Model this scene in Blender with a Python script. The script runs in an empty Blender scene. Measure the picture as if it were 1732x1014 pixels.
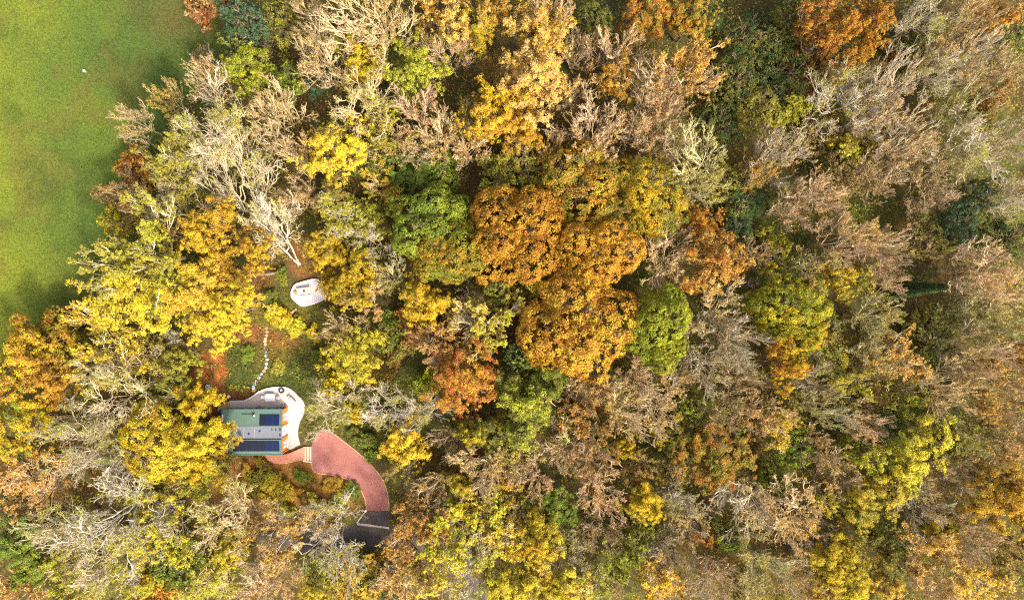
import bpy, bmesh, math, random
import numpy as np
from mathutils import Vector, Matrix, Quaternion

# ------------------------------------------------------------------ camera, sky, sun, exposure
S = bpy.context.scene
COL = S.collection
CAM_H = 120.0            # metres above the clearing
PX = 0.1                 # metres on the ground per photograph pixel
CU, CV = 866.0, 507.0    # the point straight below the camera
cam = bpy.data.cameras.new('camera')
cam.sensor_width = 36.0
cam.lens = 36.0 * CAM_H / (1732 * PX)
cam.clip_start, cam.clip_end = 1.0, 6000.0
cam_o = bpy.data.objects.new('camera', cam)
cam_o.location = (0, 0, CAM_H)
COL.objects.link(cam_o)
S.camera = cam_o

SUN_EL = math.radians(48)
SUN_AZ = math.atan2(0.62, -0.78)         # measured from +Y towards +X
sun_dir = Vector((math.sin(SUN_AZ) * math.cos(SUN_EL), math.cos(SUN_AZ) * math.cos(SUN_EL), math.sin(SUN_EL)))
w = bpy.data.worlds.new('World')
S.world = w
w.use_nodes = True
nt = w.node_tree
bg = nt.nodes['Background']
sky = nt.nodes.new('ShaderNodeTexSky')
sky.sky_type = 'NISHITA'
sky.sun_disc = False
sky.sun_elevation = SUN_EL
sky.sun_rotation = SUN_AZ
sky.air_density = 0.7
sky.dust_density = 6.0
sky.ozone_density = 0.2
nt.links.new(sky.outputs[0], bg.inputs[0])
bg.inputs[1].default_value = 0.15
sl = bpy.data.lights.new('sun', 'SUN')
sl.energy = 2.0
sl.angle = math.radians(6)
sl.color = (1.0, 0.92, 0.78)
so = bpy.data.objects.new('sun', sl)
so.rotation_euler = (-sun_dir).to_track_quat('-Z', 'Y').to_euler()
so.location = (60, -60, 90)
COL.objects.link(so)
S.view_settings.view_transform = 'Standard'
S.view_settings.look = 'None'
S.view_settings.gamma = 1.0
S.view_settings.exposure = 1.48
S.view_settings.use_curve_mapping = False
S.cycles.max_bounces = 6
S.cycles.diffuse_bounces = 3
S.cycles.transmission_bounces = 3
S.cycles.glossy_bounces = 2
S.cycles.use_denoising = False
S.cycles.pixel_filter_type = 'BLACKMAN_HARRIS'
S.cycles.filter_width = 1.2

# ------------------------------------------------------------------ helpers
def gx(u, z=0.0): return (u - CU) * PX * (CAM_H - z) / CAM_H
def gy(v, z=0.0): return -(v - CV) * PX * (CAM_H - z) / CAM_H
def P(u, v, z=0.0): return (gx(u, z), gy(v, z), z)

def tag(o, label=None, cat=None, group=None, kind=None):
    if label: o['label'] = label
    if cat: o['category'] = cat
    if group: o['group'] = group
    if kind: o['kind'] = kind
    return o

def empty(name, loc=(0, 0, 0), rz=0.0):
    o = bpy.data.objects.new(name, None)
    o.location = loc
    o.rotation_euler = (0, 0, rz)
    o.empty_display_size = 0.3
    COL.objects.link(o)
    return o

def link(name, me, parent=None, mat=None):
    o = bpy.data.objects.new(name, me)
    COL.objects.link(o)
    if parent is not None: o.parent = parent
    if mat is not None and len(me.materials) == 0: me.materials.append(mat)
    return o

def np_mesh(name, V, F, attrs=None, mat=None, smooth=False):
    """V (n,3); F (m,k) faces of k corners; attrs {name: per-face float / per-vertex colour}"""
    V = np.ascontiguousarray(V, np.float32)
    F = np.ascontiguousarray(F, np.int32)
    me = bpy.data.meshes.new(name)
    me.vertices.add(len(V)); me.vertices.foreach_set('co', V.ravel())
    me.loops.add(F.size); me.loops.foreach_set('vertex_index', F.ravel())
    me.polygons.add(len(F))
    me.polygons.foreach_set('loop_start', np.arange(0, F.size, F.shape[1], dtype=np.int32))
    me.polygons.foreach_set('loop_total', np.full(len(F), F.shape[1], np.int32))
    if smooth: me.polygons.foreach_set('use_smooth', np.ones(len(F), bool))
    for k, a in (attrs or {}).items():
        a = np.ascontiguousarray(a, np.float32)
        if a.ndim == 1:
            at = me.attributes.new(k, 'FLOAT', 'FACE' if len(a) == len(F) else 'POINT')
            at.data.foreach_set('value', a)
        else:
            at = me.attributes.new(k, 'FLOAT_COLOR', 'FACE' if len(a) == len(F) else 'POINT')
            if a.shape[1] == 3: a = np.hstack([a, np.ones((len(a), 1), np.float32)])
            at.data.foreach_set('color', np.ascontiguousarray(a).ravel())
    if mat: me.materials.append(mat)
    me.update(calc_edges=True)
    return me

class MB:
    """collects simple solids into one mesh"""
    def __init__(s): s.bm = bmesh.new()
    def box(s, c, d, rz=0.0, bev=0.0):
        r = bmesh.ops.create_cube(s.bm, size=1.0)
        vs = r['verts']
        M = Matrix.Translation(c) @ Matrix.Rotation(rz, 4, 'Z') @ Matrix.Diagonal((d[0], d[1], d[2], 1))
        bmesh.ops.transform(s.bm, matrix=M, verts=vs)
        if bev > 0:
            es = list({e for v in vs for e in v.link_edges})
            bmesh.ops.bevel(s.bm, geom=es, offset=bev, segments=2, affect='EDGES', clamp_overlap=True)
        return s
    def cyl(s, c, r, h, n=20, r2=None, rot=None):
        q = bmesh.ops.create_cone(s.bm, cap_ends=True, segments=n, radius1=r, radius2=r if r2 is None else r2, depth=h)
        M = Matrix.Translation(c)
        if rot is not None: M = M @ rot
        bmesh.ops.transform(s.bm, matrix=M, verts=q['verts'])
        return s
    def ring(s, c, ro, ri, h, n=28):
        vs = []
        for r, z in ((ro, 0), (ro, h), (ri, h), (ri, 0.02)):
            vs.append([s.bm.verts.new((c[0] + r * math.cos(2 * math.pi * i / n), c[1] + r * math.sin(2 * math.pi * i / n), c[2] + z)) for i in range(n)])
        for a in range(4):
            b = (a + 1) % 4
            for i in range(n):
                j = (i + 1) % n
                s.bm.faces.new((vs[a][i], vs[a][j], vs[b][j], vs[b][i]))
        return s
    def prism(s, pts, z0, z1):
        """closed outline, straight sides"""
        a = sum(pts[i][0] * pts[(i + 1) % len(pts)][1] - pts[(i + 1) % len(pts)][0] * pts[i][1] for i in range(len(pts)))
        if a < 0: pts = pts[::-1]
        lo = [s.bm.verts.new((p[0], p[1], z0)) for p in pts]
        hi = [s.bm.verts.new((p[0], p[1], z1)) for p in pts]
        n = len(pts)
        s.bm.faces.new(hi); s.bm.faces.new(lo[::-1])
        for i in range(n):
            j = (i + 1) % n
            s.bm.faces.new((lo[i], lo[j], hi[j], hi[i]))
        return s
    def quad(s, a, b, c, d):
        s.bm.faces.new([s.bm.verts.new(p) for p in (a, b, c, d)])
        return s
    def build(s, name, mat, parent=None, smooth=False):
        bmesh.ops.recalc_face_normals(s.bm, faces=s.bm.faces)
        bmesh.ops.triangulate(s.bm, faces=[f for f in s.bm.faces if len(f.verts) > 4])
        me = bpy.data.meshes.new(name)
        s.bm.to_mesh(me); s.bm.free()
        if smooth:
            for p in me.polygons: p.use_smooth = True
        me.materials.append(mat)
        return link(name, me, parent)

def spline(pts, n=8, closed=False):
    """Catmull-Rom through the points"""
    out = []
    m = len(pts)
    rng = range(m if closed else m - 1)
    g = (lambda i: pts[i % m]) if closed else (lambda i: pts[min(max(i, 0), m - 1)])
    for i in rng:
        p0, p1, p2, p3 = [np.array(g(i + k), float) for k in (-1, 0, 1, 2)]
        for t in np.arange(n) / n:
            out.append(tuple(0.5 * ((2 * p1) + (p2 - p0) * t + (2 * p0 - 5 * p1 + 4 * p2 - p3) * t * t + (3 * p1 - p0 - 3 * p2 + p3) * t ** 3)))
    if not closed: out.append(tuple(map(float, pts[-1])))
    return out

def inpoly(x, y, poly):
    x = np.asarray(x); y = np.asarray(y)
    r = np.zeros(x.shape, bool)
    n = len(poly)
    for i in range(n):
        x0, y0 = poly[i]; x1, y1 = poly[(i + 1) % n]
        if y0 == y1: continue
        c = ((y0 > y) != (y1 > y)) & (x < (x1 - x0) * (y - y0) / (y1 - y0) + x0)
        r ^= c
    return r

def vnoise(x, y, s, seed=0):
    """smooth value noise 0..1"""
    x = np.asarray(x) / s; y = np.asarray(y) / s
    xi = np.floor(x).astype(np.int64); yi = np.floor(y).astype(np.int64)
    fx = x - xi; fy = y - yi
    fx = fx * fx * (3 - 2 * fx); fy = fy * fy * (3 - 2 * fy)
    def h(a, b):
        k = (a * 374761393 + b * 668265263 + seed * 1442695041) & 0x7fffffff
        k = ((k ^ (k >> 13)) * 1274126177) & 0x7fffffff
        return ((k ^ (k >> 16)) & 0xffff) / 65535.0
    return (h(xi, yi) * (1 - fx) + h(xi + 1, yi) * fx) * (1 - fy) + (h(xi, yi + 1) * (1 - fx) + h(xi + 1, yi + 1) * fx) * fy

def fbm(x, y, s, seed=0):
    return (vnoise(x, y, s, seed) * 0.5 + vnoise(x, y, s / 2.1, seed + 1) * 0.3 + vnoise(x, y, s / 4.3, seed + 2) * 0.2)

# ------------------------------------------------------------------ materials
def newmat(name, rough=0.85):
    m = bpy.data.materials.new(name)
    m.use_nodes = True
    n = m.node_tree.nodes; l = m.node_tree.links
    b = n['Principled BSDF']
    b.inputs['Roughness'].default_value = rough
    b.inputs['Specular IOR Level'].default_value = 0.25
    return m, n, l, b

def plain(name, col, rough=0.8, var=0.15, scale=3.0, metal=0.0, bump=0.0, spec=0.25, fine=40.0, stain=None, stain_amt=0.4):
    m, n, l, b = newmat(name, rough)
    b.inputs['Metallic'].default_value = metal
    b.inputs['Specular IOR Level'].default_value = spec
    tc = n.new('ShaderNodeTexCoord')
    a = n.new('ShaderNodeTexNoise'); a.inputs['Scale'].default_value = scale; a.inputs['Detail'].default_value = 6
    f = n.new('ShaderNodeTexNoise'); f.inputs['Scale'].default_value = fine; f.inputs['Detail'].default_value = 2
    l.new(tc.outputs['Object'], a.inputs['Vector']); l.new(tc.outputs['Object'], f.inputs['Vector'])
    r = n.new('ShaderNodeValToRGB')
    r.color_ramp.elements[0].position = 0.3; r.color_ramp.elements[1].position = 0.72
    lo = [c * (1 - var) for c in col]; hi = [min(1, c * (1 + var)) for c in col]
    if stain: lo = [c * (1 - stain_amt) + s * stain_amt for c, s in zip(col, stain)]
    r.color_ramp.elements[0].color = (*lo, 1); r.color_ramp.elements[1].color = (*hi, 1)
    l.new(a.outputs['Fac'], r.inputs['Fac'])
    mx = n.new('ShaderNodeMix'); mx.data_type = 'RGBA'; mx.blend_type = 'OVERLAY'
    mx.inputs[0].default_value = min(1.0, var * 2.2)
    l.new(r.outputs[0], mx.inputs[6]); l.new(f.outputs['Fac'], mx.inputs[7])
    l.new(mx.outputs[2], b.inputs['Base Color'])
    if bump > 0:
        bp = n.new('ShaderNodeBump'); bp.inputs['Strength'].default_value = bump; bp.inputs['Distance'].default_value = 0.03
        l.new(f.outputs['Fac'], bp.inputs['Height']); l.new(bp.outputs[0], b.inputs['Normal'])
    return m

def foliage_mat(name, transl=0.35):
    """colour A from the object's colour, B from its property leaf_b; share of B in the alpha; patches and per-leaf variation"""
    m, n, l, b = newmat(name, 0.7)
    oi = n.new('ShaderNodeObjectInfo')
    ab = n.new('ShaderNodeAttribute'); ab.attribute_type = 'OBJECT'; ab.attribute_name = 'leaf_b'
    rn = n.new('ShaderNodeAttribute'); rn.attribute_name = 'rnd'
    cl = n.new('ShaderNodeAttribute'); cl.attribute_name = 'clump'
    geo = n.new('ShaderNodeNewGeometry')
    no = n.new('ShaderNodeTexNoise'); no.inputs['Scale'].default_value = 0.22; no.inputs['Detail'].default_value = 3
    l.new(geo.outputs['Position'], no.inputs['Vector'])
    def math_(op, a, c):
        q = n.new('ShaderNodeMath'); q.operation = op
        for i, v in enumerate((a, c)):
            if isinstance(v, (int, float)): q.inputs[i].default_value = v
            else: l.new(v, q.inputs[i])
        return q.outputs[0]
    s = math_('ADD', math_('MULTIPLY', no.outputs['Fac'], 1.5), math_('MULTIPLY', cl.outputs['Fac'], 0.55))
    s = math_('ADD', s, math_('MULTIPLY', rn.outputs['Fac'], 0.25))       # about 0.35 .. 1.9, mean 1.15
    thr = math_('SUBTRACT', 1.75, math_('MULTIPLY', oi.outputs['Alpha'], 1.2))
    mr = n.new('ShaderNodeMapRange'); mr.interpolation_type = 'SMOOTHSTEP'
    l.new(s, mr.inputs[0]); l.new(math_('SUBTRACT', thr, 0.22), mr.inputs[1]); l.new(math_('ADD', thr, 0.22), mr.inputs[2])
    mx = n.new('ShaderNodeMix'); mx.data_type = 'RGBA'
    l.new(mr.outputs[0], mx.inputs[0]); l.new(oi.outputs['Color'], mx.inputs[6]); l.new(ab.outputs['Color'], mx.inputs[7])
    hs = n.new('ShaderNodeHueSaturation')
    l.new(math_('ADD', 0.478, math_('MULTIPLY', cl.outputs['Fac'], 0.044)), hs.inputs['Hue'])
    l.new(math_('ADD', 0.55, math_('ADD', math_('MULTIPLY', rn.outputs['Fac'], 0.6), math_('MULTIPLY', cl.outputs['Fac'], 0.3))), hs.inputs['Value'])
    hs.inputs['Saturation'].default_value = 1.0
    l.new(mx.outputs[2], hs.inputs['Color'])
    l.new(hs.outputs[0], b.inputs['Base Color'])
    tr = n.new('ShaderNodeBsdfTranslucent'); l.new(hs.outputs[0], tr.inputs['Color'])
    ms = n.new('ShaderNodeMixShader'); ms.inputs[0].default_value = transl
    l.new(b.outputs[0], ms.inputs[1]); l.new(tr.outputs[0], ms.inputs[2])
    l.new(ms.outputs[0], n['Material Output'].inputs['Surface'])
    return m

def bark_mat(name):
    m, n, l, b = newmat(name, 0.9)
    oi = n.new('ShaderNodeObjectInfo')
    geo = n.new('ShaderNodeNewGeometry')
    no = n.new('ShaderNodeTexNoise'); no.inputs['Scale'].default_value = 1.3; no.inputs['Detail'].default_value = 4
    l.new(geo.outputs['Position'], no.inputs['Vector'])
    rn = n.new('ShaderNodeAttribute'); rn.attribute_name = 'rnd'
    mr = n.new('ShaderNodeMapRange'); mr.inputs[1].default_value = 0.3; mr.inputs[2].default_value = 0.75
    mr.inputs[3].default_value = 0.62; mr.inputs[4].default_value = 1.12
    l.new(no.outputs['Fac'], mr.inputs[0])
    q = n.new('ShaderNodeMath'); q.operation = 'MULTIPLY_ADD'; q.inputs[1].default_value = 0.4
    l.new(rn.outputs['Fac'], q.inputs[0]); 
    q2 = n.new('ShaderNodeMath'); q2.operation = 'SUBTRACT'; q2.inputs[1].default_value = 0.2
    l.new(mr.outputs[0], q2.inputs[0]); l.new(q2.outputs[0], q.inputs[2])
    hs = n.new('ShaderNodeHueSaturation')
    l.new(q.outputs[0], hs.inputs['Value'])
    l.new(oi.outputs['Color'], hs.inputs['Color'])
    l.new(hs.outputs[0], b.inputs['Base Color'])
    return m

def vcol_mat(name, transl=0.0, fine=True, rough=0.9):
    m, n, l, b = newmat(name, rough)
    b.inputs['Specular IOR Level'].default_value = 0.1
    at = n.new('ShaderNodeAttribute'); at.attribute_name = 'Col'
    out = at.outputs['Color']
    if fine:
        geo = n.new('ShaderNodeNewGeometry')
        no = n.new('ShaderNodeTexNoise'); no.inputs['Scale'].default_value = 2.2; no.inputs['Detail'].default_value = 8; no.inputs['Roughness'].default_value = 0.7
        l.new(geo.outputs['Position'], no.inputs['Vector'])
        mr = n.new('ShaderNodeMapRange'); mr.inputs[1].default_value = 0.3; mr.inputs[2].default_value = 0.7; mr.inputs[3].default_value = 0.6; mr.inputs[4].default_value = 1.35
        l.new(no.outputs['Fac'], mr.inputs[0])
        hs = n.new('ShaderNodeHueSaturation'); l.new(mr.outputs[0], hs.inputs['Value']); l.new(out, hs.inputs['Color'])
        out = hs.outputs[0]
        bp = n.new('ShaderNodeBump'); bp.inputs['Strength'].default_value = 0.6; bp.inputs['Distance'].default_value = 0.15
        l.new(no.outputs['Fac'], bp.inputs['Height']); l.new(bp.outputs[0], b.inputs['Normal'])
    l.new(out, b.inputs['Base Color'])
    if transl:
        tr = n.new('ShaderNodeBsdfTranslucent'); l.new(out, tr.inputs['Color'])
        ms = n.new('ShaderNodeMixShader'); ms.inputs[0].default_value = transl
        l.new(b.outputs[0], ms.inputs[1]); l.new(tr.outputs[0], ms.inputs[2])
        l.new(ms.outputs[0], n['Material Output'].inputs['Surface'])
    return m

M_LEAF = foliage_mat('autumn_leaves')
M_BARK = bark_mat('bark')
M_GROUND = vcol_mat('woodland_soil')
M_LITTER = vcol_mat('litter_leaves', 0.2, False)
M_GRASS = vcol_mat('grass_blades', 0.25, False)

# ------------------------------------------------------------------ outlines on the ground (photograph pixels)
FIELD = [(-900, -900), (450, -900), (428, -20), (404, 60), (352, 128), (318, 165), (285, 215), (262, 270), (235, 325), (222, 385), (215, 440),
         (205, 500), (170, 548), (110, 575), (40, 600), (-60, 640), (-900, 900)]
DRIVE = spline([(541, 728), (549, 725.5), (562, 731), (586, 749), (612, 770), (633, 791), (648, 812), (656, 835), (658, 858), (657.5, 863)], 5) \
      + spline([(620, 863), (618, 846), (610, 827), (597, 815), (580, 806.5), (560, 802.5), (541, 800), (531, 795), (526.6, 785), (526, 772), (526, 758), (530, 745), (535, 734)], 5)
PATH = spline([(515.2, 755.5), (508, 757.5), (500, 761), (484, 767), (467, 769), (449, 768)], 4) + spline([(455, 776.5), (466, 781.5), (482, 782), (500, 778.5), (508, 777.2), (515.2, 777)], 4)
TERRACE = spline([(389, 678.5), (400, 677.5), (414, 677), (428, 670), (440, 661.5), (455, 656.3), (472, 654.3), (486, 655.5), (496, 661), (504, 669), (512, 678), (514.5, 690), (511.5, 702), (506, 713), (503.2, 726), (504, 740), (507, 751)], 6) + [(494, 758.5), (487, 758), (487, 694), (389, 694)]
ROAD_MID = spline([(440, 924), (490, 914), (600, 908), (690, 913), (762, 940), (822, 990), (866, 1070), (890, 1200)], 8)

def world(pts, z=0.0): return [(gx(u, z), gy(v, z)) for u, v in pts]

W_FIELD, W_DRIVE, W_PATH, W_TERR = world(FIELD), world(DRIVE), world(PATH), world(TERRACE)
road_xy = np.array(world(ROAD_MID))

def ribbon(mid, half):
    mid = np.asarray(mid)
    t = np.gradient(mid, axis=0); t /= np.linalg.norm(t, axis=1)[:, None]
    nrm = np.stack([-t[:, 1], t[:, 0]], 1)
    return mid + nrm * half, mid - nrm * half
ra, rb = ribbon(road_xy, 1.95)
W_ROAD = [tuple(p) for p in ra] + [tuple(p) for p in rb[::-1]]
W_APRON = world([(620, 863.2), (657.5, 863.4), (658, 893), (586, 890), (603, 884), (610, 875)])
W_HOUSE = [(-48.9, -18.5), (-37.3, -18.5), (-37.3, -26.3), (-48.9, -26.3)]
DECK_PX = spline([(492.5, 498), (494, 489), (500, 480.5), (512, 476.5), (530, 472), (541, 475), (551, 484), (554.5, 494), (549, 504), (536, 511.5), (521, 516), (510, 517), (502, 511.5), (495, 505)], 5, True)
W_DECK = world(DECK_PX, 0.4)

# ------------------------------------------------------------------ the ground
def lerp(a, b, t): return a + (b - a) * t[..., None]

def blob(x, y, u, v, ru, rv, rot=0.0, soft=0.35, seed=5):
    """soft-edged ellipse in photograph pixels, ragged by noise"""
    dx = (x - gx(u)); dy = (y - gy(v))
    c, s = math.cos(rot), math.sin(rot)
    a = (dx * c + dy * s) / (ru * PX); b = (-dx * s + dy * c) / (rv * PX)
    d = np.sqrt(a * a + b * b) + (fbm(x, y, 2.6, seed) - 0.5) * 0.9
    return np.clip((1 + soft - d) / (2 * soft), 0, 1)

def ground_col(x, y):
    c = np.empty(x.shape + (3,))
    n1 = fbm(x, y, 14, 1); n2 = fbm(x, y, 4.5, 11); n3 = fbm(x, y, 1.6, 21)
    brown = np.array([.072, .056, .020]); rust = np.array([.105, .060, .020]); moss = np.array([.085, .090, .020]); dark = np.array([.040, .034, .015])
    c[:] = brown
    c = lerp(c, rust, np.clip((n2 - .50) * 5, 0, 1))
    c = lerp(c, moss, np.clip((n1 - .52) * 5, 0, 1))
    c = lerp(c, dark, np.clip((n3 - .6) * 4, 0, .8))
    # the clearing round the house
    g = blob(x, y, 480, 590, 110, 90, 0, .3, 31)
    grass = np.array([.125, .125, .022])
    gg = lerp(np.broadcast_to(grass, c.shape), np.array([.16, .115, .025]), np.clip((n2 - .45) * 3, 0, 1))
    gg = lerp(gg, np.array([.05, .075, .018]), np.clip((n1 - .5) * 6, 0, .8))
    c = lerp(c, gg, g * .9)
    g = blob(x, y, 590, 700, 70, 60, 0.3, .3, 37)
    c = lerp(c, np.array([.095, .090, .020]), g * .85)
    g = blob(x, y, 505, 822, 125, 48, 0.0, .35, 41)
    c = lerp(c, lerp(np.broadcast_to(np.array([.27, .125, .030]), c.shape), np.array([.12, .09, .022]), np.clip((n2 - .48) * 6, 0, 1)), g)
    for (u, v, ru, rv, ro, k) in ((355, 628, 26, 38, -.25, 1), (425, 565, 34, 16, .1, .9), (478, 575, 28, 12, -.2, .75), (512, 436, 24, 32, .2, .9), (430, 480, 18, 22, 0, .7),
                                  (400, 668, 60, 10, 0, .7), (500, 545, 22, 20, 0, .7), (360, 680, 20, 40, 0, .8), (640, 630, 30, 40, 0, .5), (420, 790, 50, 14, 0, .8)):
        g = blob(x, y, u, v, ru, rv, ro, .18, int(u))
        mul = np.array([.33, .118, .034]) if k == 1 else np.array([.20, .088, .032])
        c = lerp(c, mul, g * k)
    # the field
    f = inpoly(x + (fbm(x, y, 3, 77) - .5) * 4, y + (fbm(x, y, 3, 78) - .5) * 4, W_FIELD).astype(float)
    fc = np.empty_like(c); fc[:] = np.array([.060, .096, .018])
    fc = lerp(fc, np.array([.135, .158, .017]), np.clip((-62 - x + (n1 - .5) * 34) / 26, 0, 1))
    fc = lerp(fc, np.array([.105, .080, .022]), np.clip((fbm(x, y, 9, 91) - .54) * 5, 0, .35))
    fc = lerp(fc, np.array([.105, .055, .024]), blob(x, y, 310, 25, 80, 40, 0, .7, 93) * .45)
    fc = lerp(fc, np.array([.080, .048, .020]), blob(x, y, 165, 505, 60, 60, 0, .7, 97) * .45)
    fc = lerp(fc, np.array([.036, .056, .012]), np.clip((n2 - .58) * 5, 0, .35))
    return lerp(c, fc, f), f

def ground_z(x, y):
    d = np.clip((x + 6) / 10, 0, 1)                    # rolling only east of the clearing
    dm = np.full(x.shape, 1e9)
    for p in road_xy[::2]: dm = np.minimum(dm, np.hypot(x - p[0], y - p[1]))
    d = d * np.clip((dm - 5) / 8, 0, 1)
    return d * (fbm(x, y, 22, 55) - .5) * 2.2

nx, ny = 280, 190
xs = np.linspace(-112, 112, nx); ys = np.linspace(-76, 76, ny)
XX, YY = np.meshgrid(xs, ys)
gc, _ = ground_col(XX, YY)
gzv = ground_z(XX, YY)
edge = np.minimum(np.minimum(XX + 112, 112 - XX), np.minimum(YY + 76, 76 - YY)); gzv *= np.clip(edge / 8, 0, 1)
V = np.stack([XX, YY, gzv], -1).reshape(-1, 3)
ii = np.arange(ny - 1)[:, None] * nx + np.arange(nx - 1)[None, :]
F = np.stack([ii, ii + 1, ii + nx + 1, ii + nx], -1).reshape(-1, 4)
# outer skirt to the horizon
base = len(V)
FAR = 3000
ring_in = [(-112, -76), (112, -76), (112, 76), (-112, 76)]
ring_out = [(-FAR, -FAR), (FAR, -FAR), (FAR, FAR), (-FAR, FAR)]
V = np.vstack([V, np.array([(x, y, 0) for x, y in ring_in + ring_out])])
F = np.vstack([F, np.array([(base + i, base + 4 + i, base + 4 + (i + 1) % 4, base + (i + 1) % 4) for i in range(4)])])
cc = np.vstack([gc.reshape(-1, 3), np.tile([[.07, .055, .02]], (8, 1))])
for k in (0, 3, 4, 7): cc[base + k] = (.085, .12, .02)
ground = link('ground', np_mesh('ground', V, F, {'Col': cc}, M_GROUND, True))
tag(ground, kind='structure')

# ------------------------------------------------------------------ drive, path, road
M_RED = plain('red_resin_surface', (.315, .128, .104), .8, .08, .22, bump=.05, fine=14, stain=(.235, .088, .073), stain_amt=.7)
M_PINK = plain('salmon_path_surface', (.46, .20, .13), .8, .10, .5, bump=.2, fine=14)
M_EDGE = plain('pale_timber_edging', (.42, .28, .14), .85, .25, 2.0)
M_ASPH = plain('asphalt', (.070, .061, .056), .9, .25, .5, bump=.3, fine=18, stain=(.055, .043, .036), stain_amt=.8)
M_STONE_KERB = plain('pale_kerb_stone', (.42, .35, .30), .9, .2, 3)
M_CREAM = plain('cream_nosing', (.66, .58, .42), .8, .1, 3)

def sheet(name, poly, z0, z1, mat, **kw):
    return tag(MB().prism(poly, z0, z1).build(name, mat), kind='structure', **kw)
sheet('driveway', W_DRIVE, -.3, .05, M_RED)
sheet('footpath', W_PATH, -.3, .34, M_PINK)
sheet('road', W_ROAD, -.3, .02, M_ASPH)
sheet('road_apron', W_APRON, -.3, .034, M_ASPH)

def edging(name, pts, wdt, z0, z1, mat, label, cat, seg=6):
    e = empty(name, (pts[0][0], pts[0][1], 0))
    tag(e, label, cat)
    for k in range(0, len(pts) - 1, seg):
        q = np.array(pts[k:k + seg + 1])
        if len(q) < 2: continue
        a, b = ribbon(q, wdt / 2)
        o = MB().prism([tuple(p) for p in a] + [tuple(p) for p in b[::-1]], z0, z1 + random.uniform(-.006, .006)).build('edging_board', mat, e)
        o.location = -Vector((pts[0][0], pts[0][1], 0))
    return e
nE = 46
edging('drive_edging', world(DRIVE[:nE - 2]), .13, -.1, .12, M_EDGE, 'thin pale edging along the outer curve of the red driveway', 'edging')
edging('drive_edging', world(DRIVE[nE + 1:-15]), .16, -.1, .12, M_EDGE, 'thin pale edging along the inner curve of the red driveway beside the leaf slope', 'edging')
edging('path_edging', world(PATH[20:]), .12, -.1, .40, M_EDGE, 'thin pale edging along the lower side of the salmon footpath', 'edging')
kb = edging('road_kerb', world([(604, 885.2), (620, 886.8), (640, 889.6), (658, 892)]), .34, -.1, .10, M_STONE_KERB, 'pale flush kerb across the mouth of the asphalt apron', 'kerb', 1)
kb = edging('apron_kerb', world([(619, 863), (611, 873), (603.4, 884)]), .2, -.1, .12, M_STONE_KERB, 'pale kerb along the slanting edge of the asphalt apron', 'kerb', 1)
# three steps between driveway and path
st = empty('path_steps', P(521, 766)); tag(st, 'three shallow steps with cream nosings joining footpath and red driveway', 'steps')
for k, (u, zt) in enumerate(((525.6, .13), (521.4, .22), (517.2, .31))):
    tr = MB().box((gx(u) - .2, gy(766.4) , zt / 2 - .1), (.46, 2.36, zt + .2)).build('tread', M_PINK, st)
    ns = MB().box((gx(u) + .02, gy(766.4), zt + .03), (.17, 2.42, .07), 0, .01).build('nosing', M_CREAM, tr)
    for o in (tr,): o.location = -Vector(P(521, 766))
    ns.location = (0, 0, 0)
rl = MB().box((gx(521), gy(779.2), .16), (1.5, .16, .5), -.12, .02).build('side_rail', M_CREAM, st); rl.location = -Vector(P(521, 766))

# ------------------------------------------------------------------ the house
FZ, RZ = .36, 3.55
def hx(u): return gx(u, RZ)
def hy(v): return gy(v, RZ)
x0, x1 = hx(376), hx(477.5)
y0, y1 = hy(768), hy(692.5)           # y0 south, y1 north
yA, yB = hy(720.5), hy(742.5)         # middle strip between
M_GREEN = plain('green_metal_roof', (.080, .150, .115), .5, .12, .8, metal=.2, spec=.4, stain=(.105, .135, .105), stain_amt=.8)
M_TEAL = plain('teal_roof_trim', (.055, .150, .13), .5, .08, 1.0, metal=.2, spec=.4)
M_MEMB = plain('grey_blue_membrane', (.105, .135, .18), .75, .16, .4, stain=(.14, .132, .137), stain_amt=.9)
M_PANEL = plain('solar_cells_sky_tint', (.006, .012, .050), .5, .10, .3, spec=.15)
M_PANEL2 = plain('solar_cells_no_sky_tint', (.008, .011, .024), .5, .10, .3, spec=.15)  # uneven reflection across the arrays, painted as two cell colours
M_FRAME = plain('panel_frame', (.02, .025, .04), .5, .1, 2)
M_CEDAR = plain('orange_cedar', (.58, .20, .025), .7, .16, 3.0, fine=30)
M_WHITE = plain('white_render', (.80, .77, .72), .8, .04, 1.5)
M_GREYW = plain('grey_wall', (.27, .25, .25), .85, .12, 1.2)
M_GLASS = plain('window_glass', (.10, .14, .18), .08, .1, 1, spec=.6)
M_BLUEF = plain('blue_grey_frame', (.10, .17, .25), .5, .1, 2)
M_SKYGL = plain('glass_painted_sky', (.58, .60, .62), .12, .05, 1, spec=.6)  # sky reflection is put into this pale pane colour
M_DARKM = plain('dark_metal', (.022, .026, .032), .55, .15, 2, metal=.3)
M_NAVY = plain('navy_sheet', (.035, .06, .11), .5, .2, 1.2, metal=.1)
M_PALE = plain('pale_plastic', (.62, .58, .56), .6, .06, 2)
hc = Vector(((x0 + x1) / 2, (y0 + y1) / 2, 0))
H = empty('house', hc)
tag(H, 'small single storey house with green metal roof, solar panels and orange cedar end', 'house')
def hp(mb, name, mat, parent=H):
    o = mb.build(name, mat, parent)
    if parent is H: o.location = -hc
    return o
ins = .22
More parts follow.
